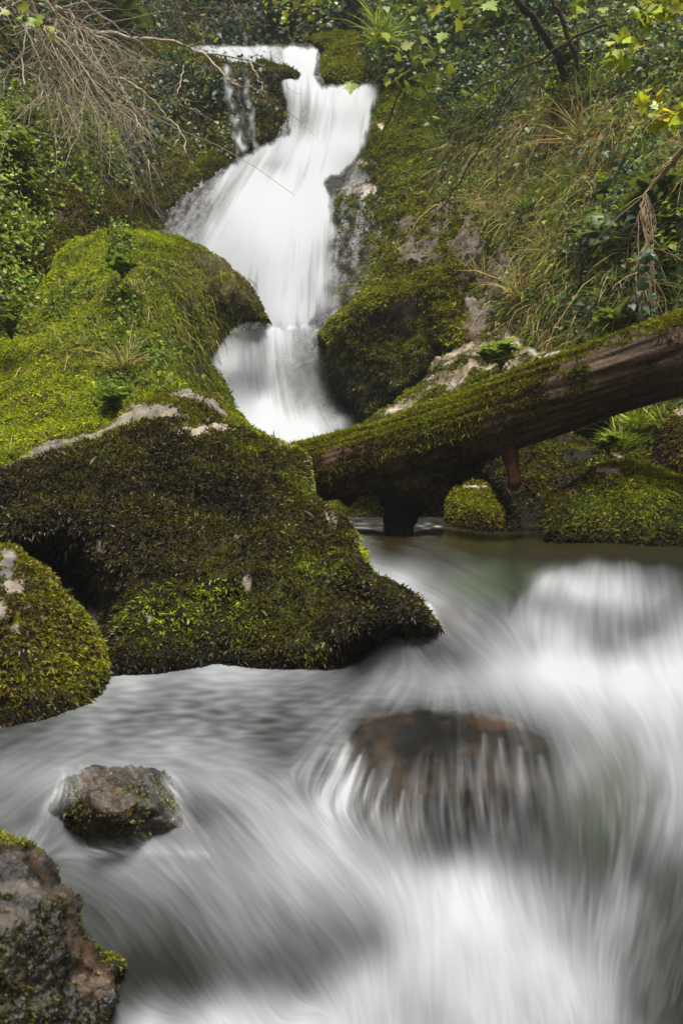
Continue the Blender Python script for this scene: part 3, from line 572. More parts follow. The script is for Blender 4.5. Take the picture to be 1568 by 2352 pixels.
def soil(V, N, seed, green=.4):
    a = fbm(V * 1.1, 4, seed); b = fbm(V * 5, 4, seed + 3)
    c = mixc(np.array([.045, .032, .018]), np.array([.10, .07, .038]), np.clip(.5 + b, 0, 1)); g = mixc(np.array([.03, .045, .010]), np.array([.09, .095, .012]), np.clip(.5 + b * 1.2, 0, 1))
    return mixc(c, g, np.clip(green + a * 1.2, 0, 1))

def col_back(V, N): return soil(V, N, 3, .3) * .7, np.ones(len(V))
HB = hill('hill', 'dark ivy covered hillside behind the top of the falls', [(-500, -900), (1500, -900), (1500, 260), (-500, 260)],
          [(-500, -900, 22), (1500, -900, 21), (-500, 260, 15.5), (1500, 260, 15.5), (500, 100, 16.2), (500, -200, 17.5), (800, 100, 16), (200, 100, 16.2), (400, 60, 17)], 16, .5, .6, col_back, 3)
def col_left(V, N):
    c = soil(V, N, 5, .45); p = patches(V, [(305, 150, 38, 55, 1), (345, 140, 14, 22, .8), (352, 400, 20, 20, .0)]); return mixc(c, mixc(PINK, PALE, .5 + fbm(V * 8, 4, 2)) * .9, p), 1 - p
HL = hill('hill', 'steep left hillside under tangled bare twigs and ivy', [(-1100, -900), (440, -900), (440, 80), (400, 300), (380, 580), (200, 640), (60, 720), (-60, 1150), (-1100, 1200)],
          [(-1100, -900, 10), (-1100, 1200, 4.6), (-1100, 200, 7), (0, 0, 10.2), (0, 300, 9.2), (0, 600, 7.9), (150, 600, 9.2), (0, 900, 7.2), (300, 0, 13.6), (400, 100, 14.2), (400, 400, 12.9), (250, 300, 12), (200, 500, 10.6), (120, 420, 9.3), (440, -900, 16), (200, 100, 12.6), (100, -300, 12)], 9, .28, 1.0, col_left, 5)
RP = [(905, 520, 70, 45, .9), (960, 570, 55, 40, .9), (1070, 560, 45, 55, .9), (1130, 640, 45, 70, .95), (1095, 730, 32, 70, 1), (1155, 610, 30, 60, .9), (1085, 770, 25, 25, 1), (1010, 500, 40, 40, .6)]
def col_right(V, N):
    c = soil(V, N, 9, .62); x, y, d = toimg(V); p = patches(V, RP) * ss(-.25, .25, .25 + fbm(V * 5, 4, 6) + 0 * x)
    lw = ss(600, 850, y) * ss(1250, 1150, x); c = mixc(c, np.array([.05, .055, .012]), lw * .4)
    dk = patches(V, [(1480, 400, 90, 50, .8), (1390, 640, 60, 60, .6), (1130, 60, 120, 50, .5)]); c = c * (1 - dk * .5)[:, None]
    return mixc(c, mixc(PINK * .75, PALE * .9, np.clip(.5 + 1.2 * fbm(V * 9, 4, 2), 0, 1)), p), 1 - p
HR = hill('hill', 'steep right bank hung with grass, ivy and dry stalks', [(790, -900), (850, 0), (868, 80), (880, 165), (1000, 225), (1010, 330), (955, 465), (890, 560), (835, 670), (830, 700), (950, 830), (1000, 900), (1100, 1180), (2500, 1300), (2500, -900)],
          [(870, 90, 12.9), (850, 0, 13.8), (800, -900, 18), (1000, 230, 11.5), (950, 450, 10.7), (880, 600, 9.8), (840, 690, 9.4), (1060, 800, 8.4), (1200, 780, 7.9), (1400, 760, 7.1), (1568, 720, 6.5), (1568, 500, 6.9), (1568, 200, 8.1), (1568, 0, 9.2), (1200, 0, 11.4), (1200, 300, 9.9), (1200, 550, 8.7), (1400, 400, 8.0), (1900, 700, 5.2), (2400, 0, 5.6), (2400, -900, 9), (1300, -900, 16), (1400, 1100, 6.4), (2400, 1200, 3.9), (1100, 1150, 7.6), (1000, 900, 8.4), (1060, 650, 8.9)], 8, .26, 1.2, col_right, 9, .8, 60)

# ------------------------------------------------------------------ cliffs round the falls
DW = np.array([.022, .022, .02])
rock('cliff', 'dark wet rock wall behind the white falls', [(330, 110), (560, 107), (742, 112), (750, 190), (880, 190), (860, 300), (810, 420), (815, 700), (800, 760), (850, 980), (960, 1120), (480, 1120), (470, 800), (440, 720), (400, 600), (372, 560), (382, 490), (436, 432), (540, 366), (640, 306), (640, 176), (500, 134)],
     [(400, 104, 13.8), (600, 101, 14.0), (735, 106, 13.9), (600, 150, 13.35), (700, 180, 13.05), (660, 200, 12.75), (660, 290, 12.25), (800, 200, 12.8), (850, 220, 12.8), (800, 300, 12.35), (750, 400, 11.65), (650, 410, 11.55), (560, 390, 11.5), (480, 430, 11.1), (400, 520, 10.8), (600, 470, 11.05), (720, 470, 11.2), (600, 560, 10.6), (500, 560, 10.7), (700, 560, 10.7), (780, 600, 10.8), (650, 740, 10.1), (760, 760, 9.9), (560, 850, 9.6), (740, 850, 9.55), (600, 920, 9.4), (780, 940, 9.25), (650, 1000, 8.7), (700, 1110, 7.9), (950, 1100, 8.0)],
     .1, 40, .6, 5, .10, 1.6, .4, (WETD, DW), M_WET, (.1, .3, .5), (), 0, kind='structure', seed=31, wet=[(470, 470, 80, 60, .8, GREY * .45)])
LC = rock('cliff', 'mossy dark cliff with a grassy ledge left of the chute', [(290, 92), (400, 106), (480, 134), (560, 143), (640, 150), (684, 178), (646, 184), (655, 300), (604, 330), (562, 348), (545, 374), (470, 414), (412, 452), (384, 500), (368, 555), (300, 580), (170, 590), (140, 430), (190, 250), (240, 130)],
     [(300, 100, 13), (400, 112, 13.2), (480, 142, 12.75), (560, 150, 12.6), (660, 172, 12.5), (640, 290, 12.2), (510, 160, 12.55), (580, 160, 12.55), (550, 250, 12.4), (550, 300, 12.25), (540, 350, 12.05), (600, 250, 12.45), (400, 300, 12.3), (400, 450, 11.4), (250, 300, 11.9), (250, 500, 10.8), (330, 500, 11.0), (180, 500, 10.2)],
     .25, 30, .8, 5, .16, 1.3, .4, (WETD * 1.5, TAN * .4), M_ROCK, (.62, .4, .7), [(305, 150, 38, 55, .9), (560, 250, 26, 90, .6)], 78000, 5, 0.0434, 0.0088, -.06, .42, kind='structure', seed=33, f=.5, under=.5, wet=[(553, 250, 28, 110, .9, DW)])
rock('cliff', 'smooth green mossy slope right of the falls with a wet grey slab', [(815, 186), (880, 185), (935, 190), (1030, 235), (1040, 330), (985, 470), (905, 570), (845, 690), (795, 728), (738, 710), (745, 440), (768, 412), (828, 350), (850, 260)],
     [(850, 230, 12.6), (960, 220, 11.8), (1000, 330, 11.05), (850, 400, 11.35), (760, 430, 11.45), (900, 500, 10.65), (780, 600, 10.75), (800, 700, 10.2), (830, 300, 12.05), (860, 600, 10.4)],
     .35, 45, .8, 4.5, .10, 1.5, .4, (WETD, DW), M_WET, (.75, .3, .5), [(800, 400, 55, 36, 1), (840, 430, 26, 18, .9)], 97500, 5, 0.0279, 0.0072, .30, .15, kind='structure', seed=35, f=.6, under=.5, wet=[(790, 410, 50, 40, .95, GREY * 1.3), (845, 437, 22, 14, .9, PALE * 1.1), (830, 372, 26, 8, .9, PALE * 1.1), (805, 590, 58, 130, .85, DW), (875, 290, 10, 8, 1, PALE * 1.6)])
rock('cliff', 'shaded mossy buttress right of the lower step', [(728, 770), (745, 745), (800, 706), (880, 655), (950, 632), (1060, 590), (1130, 610), (1190, 640), (1130, 800), (1020, 840), (970, 900), (900, 950), (870, 1000), (838, 985), (795, 935), (762, 875), (742, 815)],
     [(735, 765, 9.35), (800, 720, 9.0), (880, 680, 8.7), (1000, 650, 8.7), (1000, 800, 8.55), (850, 800, 8.8), (850, 930, 8.7), (1120, 640, 8.7), (930, 780, 8.7), (1080, 760, 8.6), (780, 830, 9.05)],
     .4, 50, .8, 4.5, .16, 1.6, .45, (WETD * 1.4, TAN * .5), M_ROCK, (.7, .35, .6), [(1075, 690, 22, 90, .8), (1110, 640, 14, 40, .8), (905, 860, 50, 35, .3)], 97500, 5, 0.0248, 0.0064, .0, .25, kind='structure', seed=37, f=.7, under=.5, wet=[(800, 900, 55, 60, .8, DW)])
rock('cliff', 'mossy rock face with pale slanting streaks at the foot of the right bank', [(832, 694), (866, 606), (905, 540), (955, 470), (1010, 448), (1080, 486), (1150, 520), (1195, 590), (1178, 650), (1150, 700), (1118, 790), (1060, 806), (1010, 790), (960, 690), (890, 690)],
     [(840, 690, 9.2), (905, 545, 9.9), (1000, 455, 10.0), (1150, 540, 8.75), (1180, 600, 8.4), (1100, 780, 8.05), (1050, 650, 8.7), (960, 620, 9.15), (1000, 780, 8.25)],
     .3, 40, .7, 4, .14, 1.9, .6, (PINK * .5, TAN * .4), M_ROCK, (.62, .3, 1.0), RP + [(1040, 480, 60, 20, .5)], 60000, 6, .03, .0075, .06, .4, kind='structure', seed=36, f=.8, under=.5)
rock('boulder', 'moss covered ledge at the top right of the chute', [(700, 94), (745, 80), (822, 76), (842, 100), (838, 195), (760, 200), (728, 182), (742, 120)], [(720, 90, 13.9), (830, 90, 13.4), (740, 180, 13.1), (830, 185, 12.9), (780, 140, 13.2)],
     .4, 30, .9, 4, .09, 1.8, .3, (TAN, WETD), None, (.9, .3, .3), (), 39000, 5, 0.0310, 0.0080, .34, .15, seed=39, f=.6, under=.5, up=.9, down=.2)
rock('boulder', 'small dark mossy dome at the foot of the thin trickles', [(380, 470), (430, 410), (466, 352), (500, 330), (540, 344), (562, 374), (500, 408), (430, 470)], [(480, 360, 11.75), (540, 370, 11.8), (420, 450, 11.2), (480, 400, 11.35)],
     .35, 35, .7, 4, .09, 1.8, .3, (WETD * 1.5, TAN * .4), None, (.8, .3, .4), [(500, 340, 22, 8, .7)], 28600, 5, 0.0279, 0.0072, -.04, .3, seed=41, f=.6)
rock('boulder', 'brown mossy boulder under green leaves at the left edge', [(60, 640), (62, 500), (78, 430), (120, 402), (165, 425), (196, 460), (210, 520), (190, 580), (120, 640)], [(90, 450, 8.6), (180, 470, 8.8), (120, 550, 8.3), (190, 560, 8.5)],
     .4, 40, .8, 4, .12, 1.8, .4, (TAN * .7, WETD * 1.5), None, (.6, .4, .7), [(130, 500, 25, 20, .6)], 39000, 5, 0.0310, 0.0072, -.02, .6, seed=43, f=.7)
rock('boulder', 'low rounded boulder in the mist below the left cliff', [(190, 560), (186, 470), (226, 425), (270, 440), (302, 462), (300, 500), (270, 545), (240, 570)], [(230, 440, 10.2), (290, 480, 10.3), (240, 540, 9.8), (260, 490, 10)],
     .35, 35, .8, 4, .10, 1.8, .35, (WETD * 1.6, TAN * .4), None, (.55, .45, .6), (), 28600, 5, 0.0279, 0.0072, -.05, .35, seed=45, f=.6)
rock('boulder', 'dark shaded boulder in the hollow left of the white fan', [(270, 570), (285, 480), (330, 445), (370, 462), (385, 500), (380, 560), (340, 580)], [(300, 480, 10.7), (370, 480, 10.9), (330, 550, 10.4)],
     .3, 35, .8, 4, .10, 1.8, .35, (WETD, DW), None, (.35, .5, .6), (), 15600, 5, 0.0279, 0.0072, -.12, .3, seed=47, f=.6)

# ------------------------------------------------------------------ big mossy rock slope on the left bank
gp = [(-300, 1150), (-300, 760), (-60, 760), (40, 720), (95, 660), (130, 605), (160, 570), (214, 553), (284, 533), (332, 542), (420, 558), (490, 592), (540, 628), (578, 668), (602, 705), (626, 744), (560, 742), (520, 748), (498, 790), (484, 836), (522, 890), (556, 940), (572, 982), (606, 1002), (628, 1030), (560, 1090), (300, 1120)]
GO, GV, GT, GM = rock('boulder', 'huge bright green mossy rock slope left of the lower step', gp, [(-300, 800, 6.2), (-300, 1100, 5.6), (0, 800, 7.0), (0, 1020, 6.0), (150, 600, 8.0), (280, 545, 8.3), (250, 700, 7.3), (250, 900, 6.5), (400, 570, 8.6), (400, 700, 7.7), (400, 860, 7.1), (560, 680, 8.8), (610, 740, 9.1), (520, 745, 8.7), (460, 760, 8.05), (484, 830, 8.2), (540, 930, 7.6), (600, 1010, 7.3), (450, 950, 6.9), (330, 800, 7.15), (350, 640, 7.75)],
     .25, 24, .7, 4, .17, 1.25, .62, (TAN * .6, WETD * 1.2), M_ROCK, (.85, .25, .45), [(445, 848, 26, 12, 1), (530, 600, 60, 20, .45), (560, 690, 40, 40, .45), (480, 800, 10, 60, .5), (405, 805, 8, 8, .8)], 0, seed=51, f=.6, bright=.1, under=.5)
SX, SY, _ = toimg(GV); GM = GM * (1 - .75 * ss(400, 500, SX + .35 * (SY - 560)) * ss(760, 660, SY) * ss(-.3, .2, fbm(GV * 2.5, 3, 8) + .1))
def green_slope():
    x, y, d = toimg(GV); r = np.random.default_rng(3)
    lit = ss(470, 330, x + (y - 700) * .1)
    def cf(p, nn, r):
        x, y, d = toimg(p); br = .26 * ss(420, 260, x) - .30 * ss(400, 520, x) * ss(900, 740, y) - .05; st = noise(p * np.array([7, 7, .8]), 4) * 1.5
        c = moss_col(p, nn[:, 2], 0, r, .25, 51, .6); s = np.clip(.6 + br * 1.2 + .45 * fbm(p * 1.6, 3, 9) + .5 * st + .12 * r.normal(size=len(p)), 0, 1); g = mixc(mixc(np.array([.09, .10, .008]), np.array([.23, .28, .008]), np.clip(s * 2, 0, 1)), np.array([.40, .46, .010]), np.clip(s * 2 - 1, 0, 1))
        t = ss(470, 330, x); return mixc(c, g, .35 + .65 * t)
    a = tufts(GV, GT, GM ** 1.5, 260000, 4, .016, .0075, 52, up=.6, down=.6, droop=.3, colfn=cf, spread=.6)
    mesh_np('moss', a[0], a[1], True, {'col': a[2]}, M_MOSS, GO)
green_slope()

# ------------------------------------------------------------------ boulders in and beside the stream
B1 = rock('boulder', 'largest dark boulder shaggy with brown feather moss in midstream', [(-260, 1120), (-80, 1100), (20, 1075), (90, 1068), (170, 1030), (260, 1000), (370, 968), (445, 985), (520, 972), (570, 988), (620, 1012), (664, 1032), (690, 1050), (706, 1095), (726, 1150), (762, 1182), (792, 1210), (818, 1262), (850, 1312), (905, 1348), (962, 1386), (988, 1420), (1000, 1444), (950, 1462), (870, 1464), (822, 1490), (806, 1560), (800, 1640), (600, 1720), (240, 1730), (60, 1730), (-260, 1700)],
     [(-200, 1150, 4.2), (0, 1120, 4.2), (370, 980, 4.55), (600, 1010, 4.75), (690, 1060, 4.7), (450, 1150, 4.05), (200, 1150, 4.0), (100, 1290, 4.15), (165, 1400, 4.2), (60, 1230, 3.85), (240, 1300, 3.72), (250, 1420, 3.66), (450, 1350, 3.62), (600, 1250, 3.75), (450, 1540, 3.40), (250, 1540, 3.36), (700, 1540, 3.42), (150, 1540, 3.38), (750, 1350, 3.68), (850, 1400, 3.56), (980, 1440, 3.36), (880, 1480, 3.62), (900, 1360, 3.5), (830, 1300, 3.6), (780, 1230, 3.95), (600, 1620, 3.4), (300, 1620, 3.36), (80, 1600, 3.36), (-200, 1450, 3.7), (760, 1490, 3.46), (830, 1440, 3.46), (900, 1440, 3.42)],
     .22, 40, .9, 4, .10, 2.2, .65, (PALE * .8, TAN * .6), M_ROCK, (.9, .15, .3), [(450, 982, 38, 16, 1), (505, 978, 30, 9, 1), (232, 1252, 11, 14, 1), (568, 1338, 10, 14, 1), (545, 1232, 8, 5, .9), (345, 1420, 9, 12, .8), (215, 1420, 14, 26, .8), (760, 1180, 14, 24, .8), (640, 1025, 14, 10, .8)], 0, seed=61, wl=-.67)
def big_moss():
    o, V, T, m = B1
    def cf(p, nn, r):
        x, y, d = toimg(p); n = len(p)
        g = np.maximum.reduce([np.exp(-(((x - 480) / 190) ** 2 + ((y - 1400) / 120) ** 2)) * .32, np.exp(-(((x - 760) / 110) ** 2 + ((y - 1330) / 140) ** 2)) * .26, np.exp(-(((x - 690) / 60) ** 2 + ((y - 1120) / 90) ** 2)) * .25, np.exp(-(((x - 420) / 330) ** 2 + ((y - 1010) / 50) ** 2)) * .2, np.exp(-(((x - 250) / 120) ** 2 + ((y - 1190) / 60) ** 2)) * .1])
        u = r.random(n) + .55 * fbm(p * 3.5, 3, 91) + .25 * noise(p * 18, 92) + g * 1.5 + .22 * nn[:, 2] - .14 * ss(300, 60, x)  # last term darkens moss leftward, shade of the recess put into colour
        k = np.array([[.012, .010, .006], [.026, .020, .010], [.050, .039, .014], [.084, .066, .012], [.11, .115, .010], [.20, .235, .010], [.30, .35, .012]]); i = np.clip(u, 0, 1.19) * 5; j = i.astype(int); f = (i - j)[:, None]
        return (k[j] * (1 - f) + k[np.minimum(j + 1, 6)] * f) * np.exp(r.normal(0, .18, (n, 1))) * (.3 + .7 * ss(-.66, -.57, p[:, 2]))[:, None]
    x, y, d = toimg(V); low = ss(1180, 1330, y)
    a = tufts(V, T, m * (1 - .75 * low), 190000, 5, .016, .0050, 62, up=.55, down=.85, droop=.35, colfn=cf, spread=.75)
    b = tufts(V, T, m, 400000, 4, .0095, .0050, 63, up=.9, down=.5, droop=.2, colfn=cf, spread=.9)
    q = merge([a, b]); mesh_np('moss', q[0], q[1], True, {'col': q[2]}, M_WETMOSS, o)
big_moss()
rock('boulder', 'pale bare limestone ridge on top of the dark midstream boulder', [(20, 1090), (66, 1040), (130, 1010), (232, 985), (290, 945), (345, 912), (430, 897), (455, 905), (492, 920), (528, 958), (566, 984), (610, 1010), (630, 1060), (400, 1090), (100, 1110)],
     [(60, 1060, 4.45), (230, 1000, 4.75), (400, 920, 5.1), (500, 960, 5.1), (600, 1020, 4.95), (400, 980, 4.8), (250, 1050, 4.4)], .25, 30, .5, 3.5, .05, 3.5, .5, (PALE * .62, GREY * .5), None, (.32, .1, 1.1), [(350, 945, 50, 20, .9), (250, 990, 34, 12, .9), (160, 1030, 80, 9, .8), (430, 903, 46, 12, .8), (485, 925, 20, 10, 1)], 33800, 7, 0.0149, 0.0040, .0, .4, seed=65)
rock('boulder', 'bright lime mossed boulder at the left edge of the water', [(-260, 1330), (-120, 1262), (0, 1256), (44, 1268), (102, 1310), (152, 1368), (202, 1420), (232, 1482), (254, 1545), (244, 1600), (236, 1640), (160, 1690), (-20, 1700), (-260, 1700)],
     [(-200, 1350, 3.3), (0, 1275, 3.45), (100, 1330, 3.35), (50, 1420, 3.05), (200, 1450, 3.2), (100, 1550, 2.95), (230, 1560, 3.1), (0, 1600, 2.88), (150, 1660, 2.92), (-200, 1600, 2.9)],
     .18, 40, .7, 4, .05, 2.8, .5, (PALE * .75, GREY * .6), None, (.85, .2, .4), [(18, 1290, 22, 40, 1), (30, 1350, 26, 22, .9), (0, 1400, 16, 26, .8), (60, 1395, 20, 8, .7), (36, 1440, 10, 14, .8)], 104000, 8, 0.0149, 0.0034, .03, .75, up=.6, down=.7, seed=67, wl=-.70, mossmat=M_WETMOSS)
rock('boulder', 'wet brown rock with dark moss cushions in the bottom left corner', [(-260, 1880), (-60, 1915), (10, 1932), (64, 1946), (112, 1974), (136, 2012), (133, 2032), (186, 2052), (188, 2118), (200, 2150), (238, 2188), (281, 2212), (284, 2288), (262, 2345), (236, 2400), (150, 2520), (-260, 2560)],
     [(-100, 1930, 2.0), (60, 1955, 2.0), (120, 2000, 2.02), (60, 2080, 1.88), (170, 2080, 1.96), (60, 2200, 1.84), (230, 2220, 1.95), (200, 2320, 1.88), (60, 2380, 1.8), (-200, 2300, 1.8)],
     .16, 40, .5, 3.5, .06, 4.5, .5, (np.array([.06, .036, .018]), np.array([.014, .012, .010])), M_WET, (.38, .1, 1.25), [(90, 2040, 70, 22, .9), (30, 2110, 50, 30, .8), (50, 1965, 60, 14, .7)], 44200, 9, 0.0068, 0.0021, -.1, .35, up=1.0, down=.1, seed=69, f=1.8, mossmat=M_WETMOSS, wet=[(90, 2040, 75, 16, .6, PINK * .34), (30, 2110, 45, 20, .5, TAN * .42), (60, 1962, 60, 9, .6, PINK * .3), (120, 2160, 30, 14, .6, TAN * .45)])
rock('boulder', 'small brown mossy stone half drowned in the left rapid', [(92, 1930), (104, 1880), (112, 1846), (150, 1796), (206, 1766), (282, 1756), (345, 1766), (388, 1800), (402, 1850), (432, 1900), (450, 1940), (400, 2040), (110, 2040)],
     [(150, 1820, 2.36), (280, 1790, 2.38), (200, 1800, 2.38), (380, 1830, 2.36), (250, 1860, 2.27), (250, 1930, 2.31), (400, 1930, 2.38), (120, 1930, 2.38), (280, 1765, 2.43), (420, 1890, 2.36)], .04, 30, .4, 3.5, .04, 4.5, .4, (np.array([.05, .033, .02]), np.array([.014, .012, .009])), M_WET, (.45, -.3, 1.0), [(250, 1780, 90, 22, .8)], 30000, 7, 0.0062, 0.0021, .0, .4, up=1., down=.2, seed=71, f=1.8, mossmat=M_WETMOSS)
rock('boulder', 'wide brown boulder under a thin veil of water in midstream', [(770, 1700), (800, 1668), (860, 1644), (960, 1622), (1080, 1630), (1180, 1656), (1250, 1688), (1320, 1745), (1350, 1850), (1300, 1980), (1000, 2010), (820, 1940), (770, 1800)],
     [(800, 1690, 2.92), (960, 1640, 3.02), (1100, 1650, 2.98), (1240, 1700, 2.86), (1000, 1720, 2.87), (1000, 1800, 2.8), (1000, 1900, 2.74), (1000, 1980, 2.68), (1300, 1850, 2.72), (820, 1850, 2.74), (1180, 1800, 2.76)], .03, 40, .5, 4, .03, 3.5, .3, (np.array([.03, .021, .014]), np.array([.010, .010, .009])), M_SMOOTH, (-.4, 0, .4), (), 0, cush=0, seed=73, wet=[(1150, 1660, 120, 18, .7, np.array([.10, .05, .022]))])
rock('boulder', 'low dark stone under the water at the tip of the big boulder', [(790, 1530), (800, 1480), (850, 1452), (930, 1448), (1010, 1468), (1060, 1500), (1050, 1570), (800, 1570)], [(800, 1500, 3.58), (900, 1460, 3.6), (1000, 1490, 3.58), (900, 1530, 3.5), (1000, 1540, 3.5)], .03, 30, .4, 4, .03, 3.5, .3, (np.array([.04, .03, .022]), np.array([.02, .018, .016])), M_SMOOTH, (-.4, 0, .4), (), 0, cush=0, seed=75)
rock('boulder', 'broad mossy boulder at the right edge under the log', [(1250, 1180), (1262, 1140), (1300, 1122), (1342, 1098), (1372, 1074), (1440, 1058), (1520, 1074), (1568, 1092), (1680, 1110), (1800, 1160), (1800, 1290), (1600, 1290), (1400, 1275), (1280, 1262), (1256, 1215)],
     [(1270, 1160, 4.85), (1370, 1085, 5.05), (1520, 1085, 5.0), (1700, 1150, 4.7), (1420, 1180, 4.55), (1300, 1230, 4.62), (1500, 1250, 4.5), (1700, 1250, 4.4)], .25, 45, .7, 4, .05, 2.6, .35, (PALE, TAN), None, (.9, .2, .3), [(1388, 1082, 30, 9, 1), (1310, 1130, 12, 14, .5)], 97500, 8, 0.0174, 0.0042, -.06, .9, up=.55, down=.75, seed=77, wl=-.30, spread=.75)
rock('boulder', 'small rounded mossy rock at the water behind the log', [(1024, 1225), (1030, 1180), (1040, 1132), (1070, 1110), (1120, 1108), (1144, 1140), (1146, 1228), (1100, 1245), (1040, 1245)], [(1040, 1150, 6.0), (1130, 1140, 6.0), (1085, 1180, 5.75), (1085, 1235, 5.7)], .22, 30, .5, 3.5, .05, 2.6, .3, (PALE, TAN), None, (.9, .2, .3), [(1085, 1118, 26, 6, 1)], 33800, 7, 0.0211, 0.0048, -.04, .6, up=.5, down=.7, seed=79, wl=-.30)
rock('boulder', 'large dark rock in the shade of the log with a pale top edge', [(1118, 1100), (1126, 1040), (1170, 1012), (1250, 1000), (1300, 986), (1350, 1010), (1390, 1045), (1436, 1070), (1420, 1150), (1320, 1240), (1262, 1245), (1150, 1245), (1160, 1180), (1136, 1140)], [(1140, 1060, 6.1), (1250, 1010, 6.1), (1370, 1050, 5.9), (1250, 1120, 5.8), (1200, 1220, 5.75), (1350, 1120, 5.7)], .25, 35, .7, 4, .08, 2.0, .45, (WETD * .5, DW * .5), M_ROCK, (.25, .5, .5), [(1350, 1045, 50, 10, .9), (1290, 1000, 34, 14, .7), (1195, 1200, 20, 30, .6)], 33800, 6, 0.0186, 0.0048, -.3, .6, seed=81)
rock('boulder', 'pebbly textured mossy rock behind the forked foot of the log', [(900, 1215), (935, 1170), (965, 1140), (1010, 1095), (1080, 1060), (1150, 1040), (1180, 1080), (1140, 1230), (900, 1235)], [(940, 1190, 7.0), (1010, 1110, 7.0), (1130, 1060, 6.9), (1050, 1180, 6.6), (950, 1230, 6.6)], .3, 35, .7, 4, .07, 3.5, .6, (TAN * .6, WETD * 1.5), None, (.4, .3, .9), (), 33800, 6, 0.0174, 0.0052, -.08, .8, seed=83)
rock('boulder', 'low mossy rock seen through the gap under the log', [(700, 1200), (730, 1150), (790, 1128), (850, 1130), (905, 1150), (920, 1215), (800, 1225), (700, 1225)], [(740, 1170, 7.2), (850, 1150, 7.3), (800, 1215, 6.9), (900, 1210, 6.9)], .25, 30, .6, 4, .06, 2.6, .35, (GREY, TAN), None, (.8, .2, .5), (), 31200, 6, 0.0186, 0.0052, -.04, .5, seed=85)
rock('boulder', 'tall mossy boulder cut by the right edge below the log', [(1496, 1090), (1506, 1020), (1528, 975), (1560, 935), (1640, 900), (1800, 900), (1800, 1160), (1620, 1150), (1540, 1110)], [(1510, 1060, 5.6), (1550, 960, 5.7), (1700, 930, 5.4), (1580, 1060, 5.3), (1700, 1100, 5.1)], .25, 40, .7, 4, .06, 2.6, .35, (PALE, TAN), None, (.9, .2, .3), [(1560, 945, 16, 12, .9)], 52000, 8, 0.0174, 0.0044, -.06, .8, up=.6, down=.7, seed=87)
rock('boulder', 'mossy rock with a pale crown behind the bright grass patch', [(1395, 1005), (1410, 985), (1440, 972), (1462, 960), (1495, 972), (1520, 995), (1510, 1018), (1440, 1020)], [(1400, 1000, 6.4), (1500, 1000, 6.4), (1455, 985, 6.3), (1455, 1015, 6.2)], .2, 20, .5, 3, .04, 3, .3, (PALE, TAN), None, (.8, .3, .3), [(1455, 966, 16, 7, 1)], 18200, 6, 0.0174, 0.0048, .06, .4, seed=89)
rock('boulder', 'uneven mossy bank of stones under the right end of the log', [(1300, 1130), (1330, 1030), (1350, 985), (1400, 955), (1480, 935), (1600, 900), (1800, 880), (1800, 1180), (1500, 1180), (1400, 1150), (1250, 1150)], [(1230, 1020, 7.0), (1400, 960, 6.9), (1600, 900, 6.6), (1450, 1040, 6.1), (1500, 1100, 5.5), (1300, 1100, 6.3), (1800, 1000, 5.6)], .3, 30, .8, 4.5, .13, 2.6, .45, (PALE, TAN), None, (.75, .4, .6), [(1310, 985, 30, 10, .8), (1410, 1055, 26, 12, .9), (1390, 965, 20, 10, .6)], 65000, 6, 0.0198, 0.0052, -.04, .6, seed=91)
rock('boulder', 'pale knobbly limestone heap patched with moss above the log', [(760, 1040), (820, 980), (858, 955), (905, 928), (960, 886), (998, 832), (1040, 796), (1075, 775), (1115, 752), (1170, 750), (1210, 775), (1245, 800), (1310, 805), (1380, 860), (1380, 960), (1100, 1060), (900, 1080)], [(830, 980, 7.5), (960, 890, 7.9), (1040, 815, 8.0), (1130, 775, 8.0), (1200, 800, 7.7), (1330, 830, 7.1), (1000, 950, 7.2), (1150, 880, 7.2), (900, 1050, 6.9), (1300, 950, 6.6)], .3, 30, .8, 4, .11, 4.2, .65, (PALE * 1.05, TAN * .7), None, (.3, .2, 1.1), [(1180, 825, 30, 20, .8), (1100, 800, 40, 16, .7), (1020, 870, 50, 14, .6)], 54600, 6, 0.0186, 0.0056, .16, .25, seed=93, f=1.2)
for lab, poly, c in [('pale knobbly rock standing behind the grass tuft above the log', [(1222, 825), (1224, 790), (1248, 766), (1276, 770), (1286, 800), (1284, 830)], 7.7), ('little grey stone perched left of the grass tuft above the log', [(1178, 790), (1182, 774), (1196, 766), (1212, 772), (1216, 792)], 7.9),
                     ('smooth peach coloured stone touching the top of the log', [(1246, 835), (1252, 818), (1272, 806), (1292, 812), (1300, 836)], 7.2), ('small white stone lying where the log meets the grassy bank', [(1330, 806), (1340, 796), (1366, 794), (1378, 806), (1360, 818)], 7.0), ('grey stone wedged beside the broad mossy boulder under the log', [(1352, 1076), (1358, 1056), (1378, 1048), (1402, 1058), (1412, 1080)], 5.45)]:
    cx_ = np.mean([q[0] for q in poly]); rock('stone', lab, poly, [(cx_, poly[0][1], c)], .12, 16, .3, 2.5, .03, 6, .4, (PALE * 1.05, PINK), None, (-.1, .3, .6), (), 3900, 6, 0.0149, 0.0048, .1, .3, seed=int(95 + cx_ % 50), rough=3, cat='stone')

